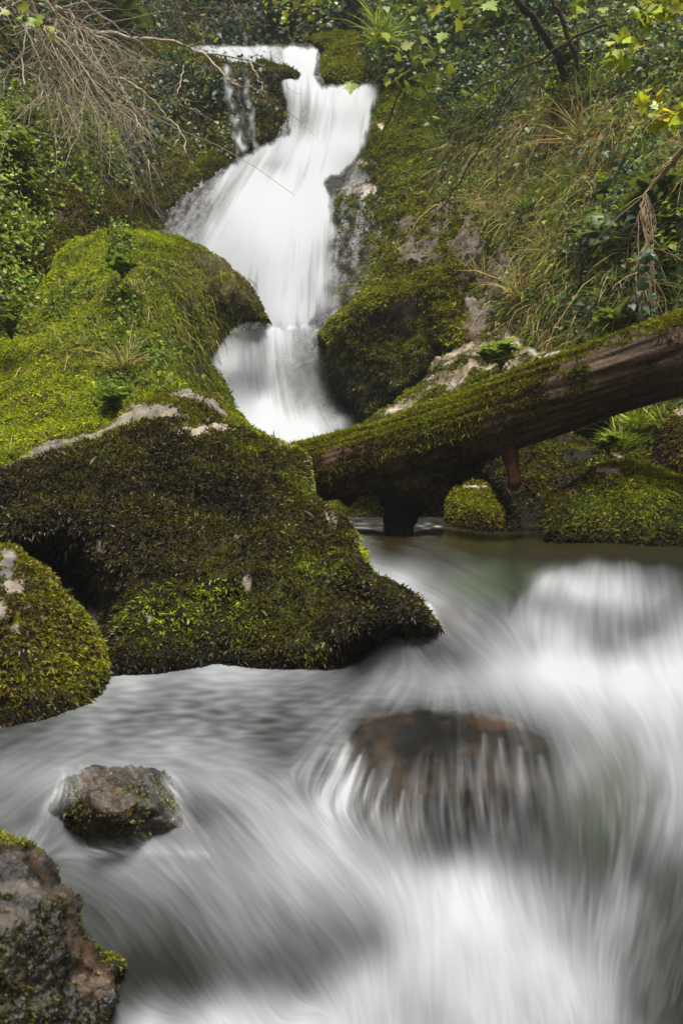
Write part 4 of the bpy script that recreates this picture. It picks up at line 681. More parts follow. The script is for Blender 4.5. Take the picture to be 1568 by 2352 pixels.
# ------------------------------------------------------------------ fallen log
def remesh(parts, voxel, smooth=6):
    V, T, _ = merge(parts); o = mesh_np('tmp', V, T); md = o.modifiers.new('r', 'REMESH'); md.mode = 'VOXEL'; md.voxel_size = voxel
    ms = o.modifiers.new('s', 'SMOOTH'); ms.iterations = smooth; ms.factor = .6
    e = o.evaluated_get(bpy.context.evaluated_depsgraph_get()); me = e.to_mesh(); me.calc_loop_triangles()
    v = np.empty(len(me.vertices) * 3, np.float32); me.vertices.foreach_get('co', v); t = np.empty(len(me.loop_triangles) * 3, np.int32); me.loop_triangles.foreach_get('vertices', t)
    e.to_mesh_clear(); m0 = o.data; bpy.data.objects.remove(o); bpy.data.meshes.remove(m0)
    return v.reshape(-1, 3).astype(float), t.reshape(-1, 3)

def build_log():
    root = empty('fallen_log', P(912, 1232, 5.4), 'big mossy fallen log leaning across the stream on a forked foot', 'log')
    pts = [(560, 1120, 5.7), (640, 1100, 5.6), (720, 1082, 5.5), (800, 1066, 5.42), (900, 1046, 5.36), (1000, 1008, 5.3), (1100, 972, 5.22), (1200, 935, 5.14), (1300, 900, 5.06), (1400, 865, 5.0), (1568, 812, 4.85), (1750, 755, 4.7), (2000, 690, 4.5)]
    rad = [62, 66, 72, 78, 84, 88, 88, 89, 88, 90, 96, 98, 100]
    c = curve([P(*q) for q in pts], 60); rr = np.interp(np.linspace(0, len(pts) - 1, 60), range(len(pts)), [r * q[2] / FD for r, q in zip(rad, pts)])
    a = tube(c, rr, 24)
    leg = curve([P(975, 1030, 5.34), P(958, 1085, 5.36), P(938, 1130, 5.38), (P(922, 1175, 5.4)), P(913, 1215, 5.4), P(910, 1275, 5.4)], 24); lr = np.interp(np.linspace(0, 1, 24), [0, .25, .42, .6, .8, 1], np.array([84, 84, 62, 42, 34, 34]) * 5.4 / FD)
    b = tube(leg, lr, 18)
    arch = tube(curve([P(900, 1085, 5.4), P(895, 1130, 5.4), P(905, 1170, 5.4)], 10), np.linspace(36, 26, 10) * 5.4 / FD, 12)
    arch2 = tube(curve([P(1060, 1040, 5.35), P(1010, 1085, 5.36), P(965, 1130, 5.38)], 10), np.linspace(60, 32, 10) * 5.4 / FD, 12)
    kn = tube(curve([P(800, 1090, 5.42), P(800, 1140, 5.42), P(797, 1166, 5.42)], 10), np.linspace(34, 10, 10) * 5.4 / FD, 12)
    V, T = remesh([a, b, arch, arch2, kn], .010, 7)
    ax = unit(c[-1] - c[0]); s = V @ ax; q = np.stack([V[:, 0] * 0 + s * .2, V[:, 1] - ax[1] * s, V[:, 2] - ax[2] * s], -1)
    N = vnormals(V, T); V = V + N * (fbm(q * np.array([1.5, 4, 4]), 4, 3) * .022 + fbm(q * np.array([4, 22, 22]), 3, 5) * .014 - ss(.25, .5, ridged(q * np.array([2, 14, 14]), 2, 6) - .35) * .003)[:, None]; N = vnormals(V, T)
    x, y, d = toimg(V); fib = fbm(q * np.array([5, 60, 60]), 3, 8); big = fbm(V * 3, 4, 4)
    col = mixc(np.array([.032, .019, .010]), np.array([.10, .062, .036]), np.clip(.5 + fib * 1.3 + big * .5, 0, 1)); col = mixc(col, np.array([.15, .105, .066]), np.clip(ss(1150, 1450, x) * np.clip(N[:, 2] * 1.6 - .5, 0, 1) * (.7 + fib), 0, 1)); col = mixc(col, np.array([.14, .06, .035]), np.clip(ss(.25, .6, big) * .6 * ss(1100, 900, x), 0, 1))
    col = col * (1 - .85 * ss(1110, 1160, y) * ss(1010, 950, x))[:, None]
    m = np.clip(.72 + .3 * ss(1050, 850, x) + .3 * N[:, 2] + 1.3 * fbm(V * 4.5, 5, 12) - (.55 - .25 * ss(.4, .9, N[:, 2])) * ss(1100, 1500, x) - .5 * ss(.1, -.45, N[:, 2]), 0, 1); m = ss(.3, .75, m) * ss(1130, 1060, y - 0 * x)
    stain = np.clip((1 - m), 0, 1); col = mixc(col, OLV * .6, m * .7)
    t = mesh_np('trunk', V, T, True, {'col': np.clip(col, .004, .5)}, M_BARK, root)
    def cf(p, nn, r):
        x, y, d = toimg(p); tp = np.clip(nn[:, 2], -1, 1); return moss_col(p, tp, -.10 + .36 * ss(.25, .9, tp) , r, .85, 111, 1.1)
    qa = tufts(V, T, m ** 1.3 * np.clip(.55 + .8 * N[:, 2], .04, 1), 130000, 4, .0095, .0036, 112, up=.8, down=.3, droop=.2, colfn=cf, spread=.9)
    dn = tufts(V, T, np.clip(m + .15, 0, 1) * ss(.3, -.3, N[:, 2]) * ss(1250, 1000, x) * ss(1150, 1110, y), 9000, 4, .018, .004, 113, up=.5, down=.6, droop=.2, colfn=lambda p, nn, r: moss_col(p, nn[:, 2], -.1, r, .5, 115), spread=.8)
    q2 = merge([qa, dn]); mesh_np('moss', q2[0], q2[1], True, {'col': q2[2]}, M_MOSS, root)
    bs = curve([P(1166, 1010, 5.12), P(1172, 1050, 5.1), P(1178, 1085, 5.08), P(1184, 1124, 5.06)], 20); sv, stt, _ = tube(bs, np.array([19] * 8 + [17] * 6 + [15] * 4 + [13, 8]) * 5.1 / FD, 14)
    sv = displace(sv, stt, .018, 12, 5, .3, 3, (1, 1, .3)); f2 = fbm(sv * np.array([30, 30, 6]), 3, 9); xs, ys, _ = toimg(sv)
    mesh_np('broken_branch', sv, stt, True, {'col': np.clip(mixc(mixc(np.array([.018, .010, .007]), np.array([.11, .045, .025]), np.clip(.5 + f2 * 1.5, 0, 1)), np.array([.22, .09, .03]), ss(1117, 1123, ys)), .01, .5)}, M_BARK, root)['label'] = 'reddish snapped branch stub hanging below the trunk'
build_log()

def downstream():  # hill added out of view to cut low sky light on rock fronts
    r = []; A = np.linspace(math.radians(-118), math.radians(118), 90)
    for k, t in enumerate(np.linspace(0, 1, 26)): rr = 8 + 9 * t; r.append(np.stack([np.sin(A) * rr * 1.0, -np.cos(A) * rr * 1.1 - 1, np.full_like(A, -2.6 + 11 * t ** 1.1)], -1))
    V = np.array(r); h, w = V.shape[:2]; V = V.reshape(-1, 3); V = V + fbm(V * .4, 4, 61)[:, None] * np.array([1.2, 1.2, .9]); i = np.arange(h * w).reshape(h, w); Q = np.stack([i[:-1, :-1], i[:-1, 1:], i[1:, 1:], i[1:, :-1]], -1).reshape(-1, 4)
    tag(mesh_np('hill', V, Q, True, {'col': np.clip(soil(V, V, 62, .5), .004, .5)}, M_EARTH), 'unseen hill added downstream to block low sky light', None, None, 'structure')
downstream()
# ------------------------------------------------------------------ vegetation
def on_hill(Hh, x, y, lift=0.03):
    V = Hh[1]; px, py, d = toimg(V); k = np.argsort((px - x) ** 2 + (py - y) ** 2)[:12]; j = k[np.argmin(d[k])]
    return V[j] + Hh[3][j] * lift, Hh[3][j]

def pal(r, n, cols, wts): 
    c = np.array(cols)[r.choice(len(cols), n, p=np.array(wts) / np.sum(wts))]; return np.clip(c * np.exp(r.normal(0, .25, (n, 1))) * (1 + .08 * r.normal(size=(n, 3))), .004, .6)
G1, G2, G3, G4 = np.array([.055, .082, .014]), np.array([.10, .14, .016]), np.array([.17, .22, .022]), np.array([.27, .32, .025]); IV = np.array([.022, .045, .020]); IV2 = np.array([.04, .075, .035]); STR = np.array([.52, .38, .15]); BRS = np.array([.19, .125, .065]); YG = np.array([.36, .42, .02]); OG = np.array([.17, .18, .022])

def inrock(V):
    x, y, d = toimg(V); return .08 + .92 * ss(.8, 1.2, np.hypot((x - 1010) / 150, (y - 600) / 130))
def dens(Hh, spots, f=1.4, seed=0, base=0.0):
    V = Hh[1]; x, y, d = toimg(V); n = .5 + fbm(V * f, 4, seed) * 1.3
    o = np.full(len(V), base)
    for px, py, rx, ry, a in spots: o = np.maximum(o, a * np.exp(-(((x - px) / rx) ** 2 + ((y - py) / ry) ** 2)))
    return np.clip(o * np.clip(n, 0.05, 2), 0, 3) * Hh[4] * (inrock(V) if Hh is HR else 1) + 1e-6

def leaf_cover(Hh, n, L, spots, cols, wts, seed, f=1.4, base=0., shape=LEAF_OVAL, wr=.7, out=(.0, .10), hang=.6, k=1, lv=.3):
    r = np.random.default_rng(seed); m = n // k; p, nn = scatter(Hh[1], Hh[2], m, dens(Hh, spots, f, seed, base), 160, -.3, seed)
    p = np.repeat(p, k, 0); nn = np.repeat(nn, k, 0); n = len(p)
    p = p + nn * r.uniform(out[0], out[1], (n, 1)) + r.normal(size=(n, 3)) * L * (.4 if k == 1 else 1.0)
    ax = unit(nn * .3 + np.array([0, 0, -hang]) + r.normal(size=(n, 3)) * .55); nz = unit(nn * .8 + np.array([0, -.2, .5]) + r.normal(size=(n, 3)) * .45)
    col = np.repeat(pal(r, m, cols, wts), k, 0) * np.exp(r.normal(0, .12, (n, 1)))
    return leaves(p, ax, nz, L * np.exp(r.normal(0, lv, n)), wr, col, shape)

def grass_cover(Hh, n, L, w, spots, cols, wts, seed, f=1.4, base=0., k=5, up=.6, down=.5, droop=.35, spread=.45):
    r = np.random.default_rng(seed); m = n // k; p, nn = scatter(Hh[1], Hh[2], m, dens(Hh, spots, f, seed, base), 160, -.3, seed)
    mean = unit(nn * up + np.array([0, 0, -down]) + r.normal(size=(m, 3)) * .3); c = pal(r, m, cols, wts)
    p = np.repeat(p, k, 0); mean = np.repeat(mean, k, 0); n = len(p); c = np.repeat(c, k, 0) * np.exp(r.normal(0, .18, (n, 1)))
    return blades(p + r.normal(size=(n, 3)) * .03, unit(mean + r.normal(size=(n, 3)) * spread), L * np.exp(r.normal(0, .4, n)), w, c, droop, seed, 3)

def stuff(name, label, parts, mat):
    q = merge(parts); return tag(mesh_np(name, q[0], q[1], True, {'col': q[2]}, mat), label, None, None, 'stuff')

stuff('grass', 'green and straw coloured grass hanging down the right bank', [
    grass_cover(HR, 42000, .17, .0065, [(1100, 420, 260, 260, 1), (1250, 560, 220, 200, 1.2), (1330, 250, 200, 100, 1), (1500, 300, 130, 160, .8), (1040, 640, 60, 90, .5)], [G2, G3 * 1.2, OG * 1.4, STR * .8], [2, 3, 4, 3], 1, base=.15),
    grass_cover(HR, 34000, .24, .0055, [(1150, 480, 250, 220, 1), (1270, 640, 160, 120, 1.1), (1340, 330, 150, 110, 1.4), (1440, 560, 60, 140, 1.2), (1520, 400, 80, 80, .8)], [STR, STR * .7, BRS, OG], [4, 3, 2, 1], 2, down=.9, droop=.5),
    grass_cover(HR, 13000, .14, .006, [(1010, 420, 110, 120, 1), (960, 470, 80, 60, .8)], [G2, OG, STR * .6], [3, 3, 1], 3)], M_GRASS)
stuff('ground_cover', 'small leaved plants covering the right bank', [
    leaf_cover(HR, 42000, .034, [(1100, 300, 300, 260, 1), (1450, 600, 160, 160, 1.3), (1200, 60, 300, 120, 1), (1540, 150, 120, 160, 1)], [G1, G2, IV2, G3 * 1.2, OG], [3, 3, 2, 3, 2], 4, base=.2, k=4),
    leaf_cover(HR, 26000, .028, [(1250, 640, 220, 150, 1), (1000, 600, 120, 120, .5), (1150, 720, 120, 60, .8)], [G1, G2, OG, GRN], [3, 3, 3, 2], 5, base=.1, k=5, out=(0, .05)),
    leaf_cover(HR, 20000, .042, [(1180, 40, 260, 120, 1.2), (950, 120, 90, 90, 1), (1060, 180, 140, 100, 1), (1500, 520, 120, 140, .9)], [IV * 1.3, IV2, G2, G3], [2, 3, 3, 1], 6, shape=LEAF_IVY, wr=.9, k=2, out=(.02, .2))], M_LEAF)
stuff('ivy', 'dark ivy hanging over the hillside behind the falls', [
    leaf_cover(HB, 70000, .075, [(800, 60, 320, 90, 1.2), (620, 40, 200, 90, 1.0), (300, 20, 300, 80, .6)], [IV * 1.2, IV2, IV2 * 1.4, G1], [3, 4, 2, 1.5], 7, f=.6, base=.35, shape=LEAF_IVY, wr=.9, k=3, out=(.0, .5)),
    leaf_cover(HB, 9000, .08, [(400, 30, 200, 60, 1), (300, 20, 200, 60, 1), (950, 30, 120, 60, .8)], [OG, G2, G3 * .7], [3, 2, 1], 8, f=.8, base=.05, k=3, out=(.1, .5))], M_LEAF)
stuff('ground_cover', 'low leafy plants and ivy on the left hillside', [
    leaf_cover(HL, 52000, .042, [(60, 150, 160, 120, 1), (250, 60, 160, 60, 1), (60, 300, 160, 90, .8), (20, 650, 90, 120, 1.2)], [IV, G1, G2, IV2, OG], [3, 3, 2, 2, 2], 9, f=1.0, base=.25, k=3, out=(0, .18)),
    leaf_cover(HL, 40000, .032, [(60, 370, 110, 70, 1.6), (120, 340, 70, 40, 1.2), (30, 520, 80, 100, 1.2), (20, 760, 60, 140, 1.2)], [G2, G3 * 1.2, G3 * 1.5, G4], [2, 4, 3, 2], 10, f=1.2, k=4, out=(.02, .28), hang=.2)], M_LEAF)
stuff('grass', 'thin dry grass on the left hillside', [grass_cover(HL, 14000, .2, .006, [(200, 250, 200, 200, 1), (60, 250, 120, 120, .6), (60, 600, 60, 120, .8)], [STR * .6, BRS, OG, G2], [2, 3, 2, 2], 11, base=.1, down=.7)], M_GRASS)
LCH = (LC[0], LC[1], LC[2], vnormals(LC[1], LC[2]), np.ones(len(LC[1])))
stuff('ivy', 'small ivy leaves creeping over the mossy cliff left of the chute', [leaf_cover(LCH, 9000, .05, [(440, 200, 70, 50, 1), (300, 300, 120, 100, .7), (470, 330, 60, 60, .6), (610, 240, 30, 60, .6)], [IV, IV2, G1, G2, OG], [2, 3, 2, 2, 2], 14, k=4, out=(.02, .1)), grass_cover(LCH, 5000, .10, .007, [(330, 250, 100, 120, .5), (420, 150, 80, 20, .3)], [G3, G4, OG, STR * .6], [2, 2, 2, 1], 15, k=4)], M_LEAF)
GH = (GO, GV, GT, vnormals(GV, GT), GM)
stuff('grass', 'sparse grass and small leaves growing on the green rock slope', [grass_cover(GH, 5200, .13, .005, [(380, 760, 80, 140, 1), (120, 760, 130, 130, .5), (360, 640, 60, 80, .8)], [G3, G2, STR * .7, OG], [3, 2, 2, 2], 12, down=.8, k=4),
    leaf_cover(GH, 3600, .03, [(275, 620, 20, 70, 1.6), (300, 700, 24, 60, 1.2), (330, 830, 70, 60, .8), (270, 900, 40, 40, 1.1), (160, 720, 60, 60, .4)], [G2, G3, G1], [3, 2, 1], 13, k=4, out=(.01, .06))], M_GRASS)

# ---- bare branches and stems
def limb(pts, r0, r1, seed=0, n=26, jit=.012, sides=7, col=(.2, .16, .12)):
    c = curve([P(*q) for q in pts], n); r = np.random.default_rng(seed); t = np.linspace(0, 1, n); dm = np.mean([q[2] for q in pts])
    j = np.stack([noise(np.stack([t * 9, t * 0 + seed * 3.1 + k, t * 0], -1)) for k in range(3)], -1) * jit * dm * .25
    return c + j, (r0 + (r1 - r0) * t) * dm / FD

def twigs_from(c, rad, n, L, seed, down=.5, col=(.17, .135, .10), lead=None, rr=.35):
    r = np.random.default_rng(seed); out = []
    for _ in range(n):
        i = r.integers(len(c) // 5, len(c)); t = unit(c[min(i + 1, len(c) - 1)] - c[i - 1]); d = unit(t * .8 + r.normal(size=3) * .75 + np.array([0, 0, -down * r.random()])); l = L * math.exp(r.normal(0, .45)); p = [c[i]]; dd = d.copy()
        for s in range(7):
            dd = unit(dd + r.normal(size=3) * .22 + np.array([0, 0, -down * .16])); p.append(p[-1] + dd * l / 7)
        k0 = max(rad[i] * rr, .0022); rs = np.linspace(k0, .0014, 8); sh = math.exp(r.normal(0, .3)); out.append(tube(np.array(p), rs, 4, np.array(col) * sh))
        if r.random() < .6:
            m = r.integers(2, 6); q = [p[m]]; dd = unit(dd + r.normal(size=3) * .7)
            for s in range(4): dd = unit(dd + r.normal(size=3) * .25 + np.array([0, 0, -down * .15])); q.append(q[-1] + dd * l * .11)
            out.append(tube(np.array(q), np.linspace(k0 * .6, .0012, 5), 3, np.array(col) * sh))
    return out

def branchy(name, label, cat, mains, tw, L, seed, down=.5, col=(.2, .16, .12), tcol=None, group=None, partname='branch'):
    p0 = mains[0][0][0]; root = empty(name, P(*p0), label, cat, group); allt = []
    for k, (pts, r0, r1) in enumerate(mains):
        c, rad = limb(pts, r0, r1, seed + k); v, t, cc = tube(c, rad, 7, col); b = noise(v * 40, 3); cc = cc * (1 + .5 * b)[:, None]
        tl = twigs_from(c, rad, tw if k < 12 else tw // 2, L, seed + 50 + k, down, tcol or col)
        if tw <= 20: v, t, cc = merge([(v, t, cc)] + tl)
        else: allt += tl
        mesh_np(partname, v, t, True, {'col': np.clip(cc, .01, .5)}, M_TWIG, root)
    if allt:
        q = merge(allt); mesh_np('twigs', q[0], q[1], True, {'col': q[2]}, M_TWIG, root)
    return root
PB = (.38, .31, .22)
branchy('bare_branch', 'long pale bare branch reaching right across the top of the chute', 'branch', [([(165, 64, 10.6), (218, 73, 10.8), (256, 76, 11), (302, 87, 11.1), (359, 88, 11.3), (410, 102, 11.4), (466, 120, 11.5), (542, 132, 11.5), (602, 152, 11.5)], 5.5, 1.5), ([(466, 120, 11.5), (509, 168, 11.4), (542, 194, 11.3), (575, 200, 11.2), (601, 208, 11.2)], 3, 1), ([(572, 142, 11.5), (595, 185, 11.3), (611, 217, 11.2)], 1.8, .8)], 16, .55, 21, .3, PB, (.13, .095, .07))
branchy('bare_shrub', 'thicket of tangled pale bare twigs leaning from the left hillside', 'shrub', [
    ([(119, -10, 9.6), (131, 15, 9.7), (159, 36, 9.8), (192, 64, 9.9), (243, 92, 10), (277, 120, 10.1)], 5, 2), ([(110, 0, 9.5), (143, 49, 9.6), (177, 90, 9.8), (215, 130, 9.9)], 3.5, 1.4), ([(64, -10, 9.0), (85, 41, 9.2), (102, 72, 9.3), (120, 87, 9.4), (164, 126, 9.6), (205, 154, 9.8), (246, 174, 10), (284, 177, 10.1)], 6, 2),
    ([(174, 70, 9.6), (179, 123, 9.6), (195, 159, 9.6), (200, 180, 9.6)], 3, 1.2), ([(164, -10, 9.8), (164, 33, 9.8), (177, 64, 9.8), (168, 90, 9.7)], 3, 1.4), ([(130, 15, 9.5), (128, 70, 9.5), (118, 95, 9.4)], 3.5, 2), ([(0, 20, 8.8), (26, 13, 8.8), (60, -5, 8.8)], 3, 1.5), ([(150, 100, 9.6), (230, 215, 9.8), (269, 249, 9.9), (282, 269, 9.9), (297, 302, 9.9)], 3, 1),
    ([(100, 100, 9.3), (140, 170, 9.4), (165, 240, 9.4), (170, 290, 9.3)], 2.5, 1), ([(60, 60, 9.0), (90, 140, 9.0), (130, 210, 9.1), (150, 300, 9.1)], 2.5, 1), ([(130, 110, 9.4), (180, 190, 9.5), (215, 260, 9.5), (235, 330, 9.4)], 2.5, 1), ([(30, 150, 8.8), (80, 175, 8.9), (100, 230, 8.8), (60, 250, 8.7)], 2, .8), ([(90, 60, 9.3), (150, 95, 9.5), (210, 110, 9.7), (250, 125, 9.8)], 2.2, .8), ([(55, 200, 8.7), (50, 130, 8.8), (62, 60, 8.9), (70, 10, 9)], 2, 1)], 34, .75, 31, .55, PB, (.29, .23, .165))
branchy('bare_branch', 'forked pale branch drooping over the left cliff toward the hollow', 'branch', [([(200, 126, 10), (231, 156, 10.2), (256, 187, 10.4), (284, 210, 10.5), (302, 238, 10.5), (311, 264, 10.5), (318, 300, 10.4), (331, 320, 10.4)], 4, 1), ([(275, 178, 10.4), (300, 190, 10.5), (325, 215, 10.6), (333, 254, 10.6), (343, 290, 10.6), (364, 322, 10.6)], 3.4, 1), ([(300, 190, 10.5), (346, 225, 10.8), (379, 264, 10.9), (402, 284, 10.9), (424, 322, 10.8), (426, 355, 10.7)], 3, .9)], 9, .4, 41, .6, PB, (.22, .17, .12))
branchy('bare_branch', 'thin bare branch dropping from the top edge over the left end of the chute', 'branch', [([(174, -10, 10.4), (213, 23, 10.6), (256, 51, 10.8), (302, 85, 11), (360, 128, 11.2)], 2.6, 1), ([(420, 150, 11.4), (418, 180, 11.3), (408, 210, 11.2), (398, 222, 11.2)], 1.8, .8), ([(418, 225, 11.3), (440, 245, 11.3), (465, 262, 11.3)], 1.6, .7)], 8, .4, 51, .4, PB, (.15, .115, .08))
branchy('bare_branch', 'dark leafless spray hanging from the top edge behind the chute', 'branch', [([(420, -10, 14), (445, 25, 14), (470, 40, 14), (500, 50, 13.9)], 2, 1), ([(400, -10, 14), (415, 30, 14), (405, 55, 14)], 1.5, .8), ([(520, -10, 14), (560, 40, 13.8), (620, 60, 13.7)], 1.6, .7), ([(380, 60, 14), (460, 20, 14), (540, 30, 14)], 1.4, .7)], 16, .7, 61, .2, (.15, .115, .07))
DB = (.028, .022, .017)
branchy('leaning_trunk', 'dark slender trunk leaning across the top right of the bank', 'tree', [([(1170, -40, 8.6), (1184, 0, 8.6), (1214, 30, 8.7), (1244, 75, 8.8), (1274, 115, 8.9), (1289, 150, 9.0), (1298, 185, 9.2)], 7, 10)], 6, .5, 71, .3, DB, (.05, .04, .03), partname='trunk')
branchy('leaning_trunk', 'thinner brown trunk beside the dark leaning one', 'tree', [([(1258, -40, 8.6), (1266, 0, 8.6), (1289, 45, 8.7), (1309, 95, 8.8), (1332, 165, 9.1)], 4, 6.5)], 6, .5, 72, .3, (.08, .055, .035), partname='trunk')
branchy('bare_branch', 'long dark branch slanting down left across the right bank', 'branch', [([(1404, 50, 8.3), (1309, 92, 8.4), (1234, 140, 8.6), (1134, 185, 9), (1059, 238, 9.4)], 4, 1.2)], 10, .4, 73, .3, (.06, .05, .035))
branchy('bare_branch', 'thin dark stem arching from the ivy down to the bare rock', 'branch', [([(1194, 165, 8.9), (1154, 240, 8.9), (1114, 310, 8.9), (1069, 395, 9), (1024, 470, 9.3)], 2.8, 1.3)], 5, .25, 74, .3, DB)
branchy('bare_branch', 'short thin dark stem dropping through the middle of the grass', 'branch', [([(1215, 170, 8.8), (1180, 240, 8.7), (1155, 310, 8.5), (1142, 380, 8.4), (1138, 420, 8.4)], 2.4, 1.2)], 5, .25, 75, .3, DB)
branchy('bare_branch', 'dark twig bent over the mossy slope beside the fall', 'branch', [([(1010, 95, 9.8), (970, 140, 9.9), (934, 182, 10), (904, 238, 10.2), (884, 300, 10.4), (864, 345, 10.6)], 3, 1)], 8, .35, 76, .3, (.05, .04, .03))
branchy('dry_stalks', 'bundle of dry brown stalks drooping at the right edge', 'dry plant', [([(1620, 290, 5.4), (1568, 345, 5.5), (1524, 395, 5.6), (1484, 440, 5.7)], 8, 5)] + [([(1484, 440, 5.7), (1478 + i * 3 - 12, 500 + i * 2, 5.65), (1464 + (i * 37) % 40, 600, 5.6), (1456 + (i * 23) % 62, 690 + (i * 31) % 50, 5.55)], 1.5, .9) for i in range(14)], 4, .25, 77, .7, (.26, .19, .11), (.24, .17, .09), partname='stalk')

# ---- leafy sprays: young trees with maple leaves
def spray(name, label, cat, mains, n, L, cols, wts, seed, shape=LEAF_MAPLE, r0=1.5, wr=1.0, col=(.09, .07, .04), spread=.12, group=None):
    r = np.random.default_rng(seed); root = empty(name, P(*mains[0][0]), label, cat, group); lv = []
    for k, pts in enumerate(mains):
        c, rad = limb(pts, r0, r0 * .4, seed + k); st = [tube(c, rad, 5, col)]; m = n // len(mains)
        i = r.integers(len(c) // 6, len(c), m); p = c[i] + r.normal(size=(m, 3)) * spread; ax = unit(r.normal(size=(m, 3)) * .7 + np.array([0, -.2, -.55])); nz = unit(np.array([0, -.55, .7]) + r.normal(size=(m, 3)) * .45)
        lv.append(leaves(p, ax, nz, L * np.exp(r.normal(0, .25, m)), wr, pal(r, m, cols, wts), shape))
        for a, b in zip(c[i], p): st.append(tube(np.array([a, (a + b) / 2 + np.array([0, 0, .01]), b]), np.array([.0016, .0014, .001]) * max(1, L / .06), 3, col))
        q = merge(st); mesh_np('stem', q[0], q[1], True, {'col': q[2]}, M_TWIG, root)
    q = merge(lv); mesh_np('leaves', q[0], q[1], True, {'col': q[2]}, M_LEAF, root); return root
spray('maple_branch', 'bright lime maple spray hanging from the top right corner', 'branch', [[(1600, -60, 3.2), (1540, -10, 3.2), (1490, 30, 3.2), (1455, 70, 3.2), (1430, 110, 3.2), (1395, 145, 3.2)], [(1600, -40, 3.3), (1530, 20, 3.25), (1470, 20, 3.2)]], 110, .034, [YG * 1.1, G4 * 1.2, YG], [3, 2, 3], 81, spread=.022)
spray('maple_branch', 'yellow green maple leaves poking in at the right edge', 'branch', [[(1640, 270, 3.6), (1580, 252, 3.6), (1530, 250, 3.6), (1485, 240, 3.6)], [(1600, 262, 3.6), (1540, 268, 3.6), (1490, 295, 3.6)]], 34, .045, [YG * 1.1, YG * np.array([1.2, .95, 1])], [3, 2], 82, spread=.018)
spray('young_tree', 'small far tree with tiny yellow leaves above the chute', 'tree', [[(760, -60, 14.2), (720, 0, 14.2), (690, 20, 14.2), (668, 48, 14.2)], [(740, -60, 14.2), (680, -5, 14.2), (640, 10, 14.2)], [(760, -60, 14.2), (730, -5, 14.2), (716, 28, 14.2)]], 260, .06, [YG * 1.15, YG * .8, G4], [4, 2, 2], 83, LEAF_OVAL, 1.2, .9, spread=.16)
spray('young_tree', 'light green sapling behind the left end of the chute', 'tree', [[(472, 108, 14.6), (462, 90, 14.6), (458, 60, 14.6)], [(468, 100, 14.6), (448, 78, 14.6), (440, 72, 14.6)]], 46, .085, [G4, G3, G4], [3, 2, 1], 84, LEAF_OVAL, 1.2, .8, spread=.12)
spray('maple_branch', 'green maple spray hanging over the top middle of the right bank', 'branch', [[(1040, -40, 7.2), (1000, 0, 7.2), (960, 30, 7.2), (905, 65, 7.2)], [(1010, -40, 7.2), (960, -5, 7.2), (900, 10, 7.2)], [(1060, -40, 7.2), (1080, 20, 7.2), (1070, 60, 7.2)], [(1300, -40, 6.9), (1340, 5, 6.9), (1380, 40, 6.9)]], 74, .075, [G3 * 1.2, G4, G3], [3, 3, 2], 85, spread=.07)
spray('maple_branch', 'sparse green leaves dangling in front of the moss beside the fall', 'branch', [[(1040, 60, 7.0), (990, 110, 7.0), (930, 150, 7.0), (885, 175, 7.0), (835, 190, 7.0)], [(960, 130, 7.0), (925, 180, 7.0), (905, 200, 7.0), (985, 250, 7.0)], [(1000, 110, 7), (985, 180, 7), (975, 265, 7)]], 54, .07, [G3 * 1.2, G4, G3], [3, 2, 2], 86, spread=.06)
spray('maple_branch', 'small maple shoot among the bare twigs at the top left', 'branch', [[(30, 30, 8.2), (50, 35, 8.2), (70, 45, 8.2)], [(95, 60, 8.6), (105, 50, 8.6)]], 12, .085, [YG * .8, G4], [2, 2], 87, spread=.05)
spray('ivy_strand', 'blue green ivy strand dangling just above the log', 'ivy', [[(1500, 540, 5.2), (1490, 600, 5.2), (1478, 680, 5.2), (1480, 745, 5.2)]], 44, .045, [IV2 * 1.6, np.array([.07, .13, .07])], [2, 2], 88, LEAF_IVY, 1.0, .9, spread=.04)

# ---- plants one can count
def tussock_mesh(n, L, w, cols, wts, seed):
    r = np.random.default_rng(seed); a = r.uniform(0, 2 * math.pi, n); e = r.uniform(.15, 1.1, n); dr = np.stack([np.cos(a) * e, np.sin(a) * e, np.ones(n)], -1)
    q = blades(r.normal(size=(n, 3)) * np.array([.03, .03, .008]), dr, L * np.exp(r.normal(0, .25, n)), w, pal(r, n, cols, wts), .33, seed, 3); return q
def place(o, pos, rz, s, tilt=(0, 0)): o.location = pos; o.rotation_euler = (tilt[0], tilt[1], rz); o.scale = (s, s, s)
tq = [tussock_mesh(110, .26, .008, [G3, G4, G2], [3, 2, 2], 1), tussock_mesh(110, .30, .007, [STR, OG, G3], [3, 2, 2], 2), tussock_mesh(70, .24, .012, [G4, G3, G4], [3, 2, 1], 3)]
tm = []
def tussock(kind, x, y, label, s, H_=None, d=None):
    pos = on_hill(H_, x, y)[0] if H_ else P(x, y, d)
    if not isinstance(tq[kind], bpy.types.Object): v, t, c = tq[kind]; o = mesh_np('grass_tussock', v, t, True, {'col': c}, M_GRASS); tq[kind] = o
    else: o = tq[kind].copy(); COL.objects.link(o)
    place(o, pos, random.uniform(0, 6.28), s, (.5, 0) if H_ else (0, 0)); tag(o, label, 'grass', 'grass tussocks'); return o
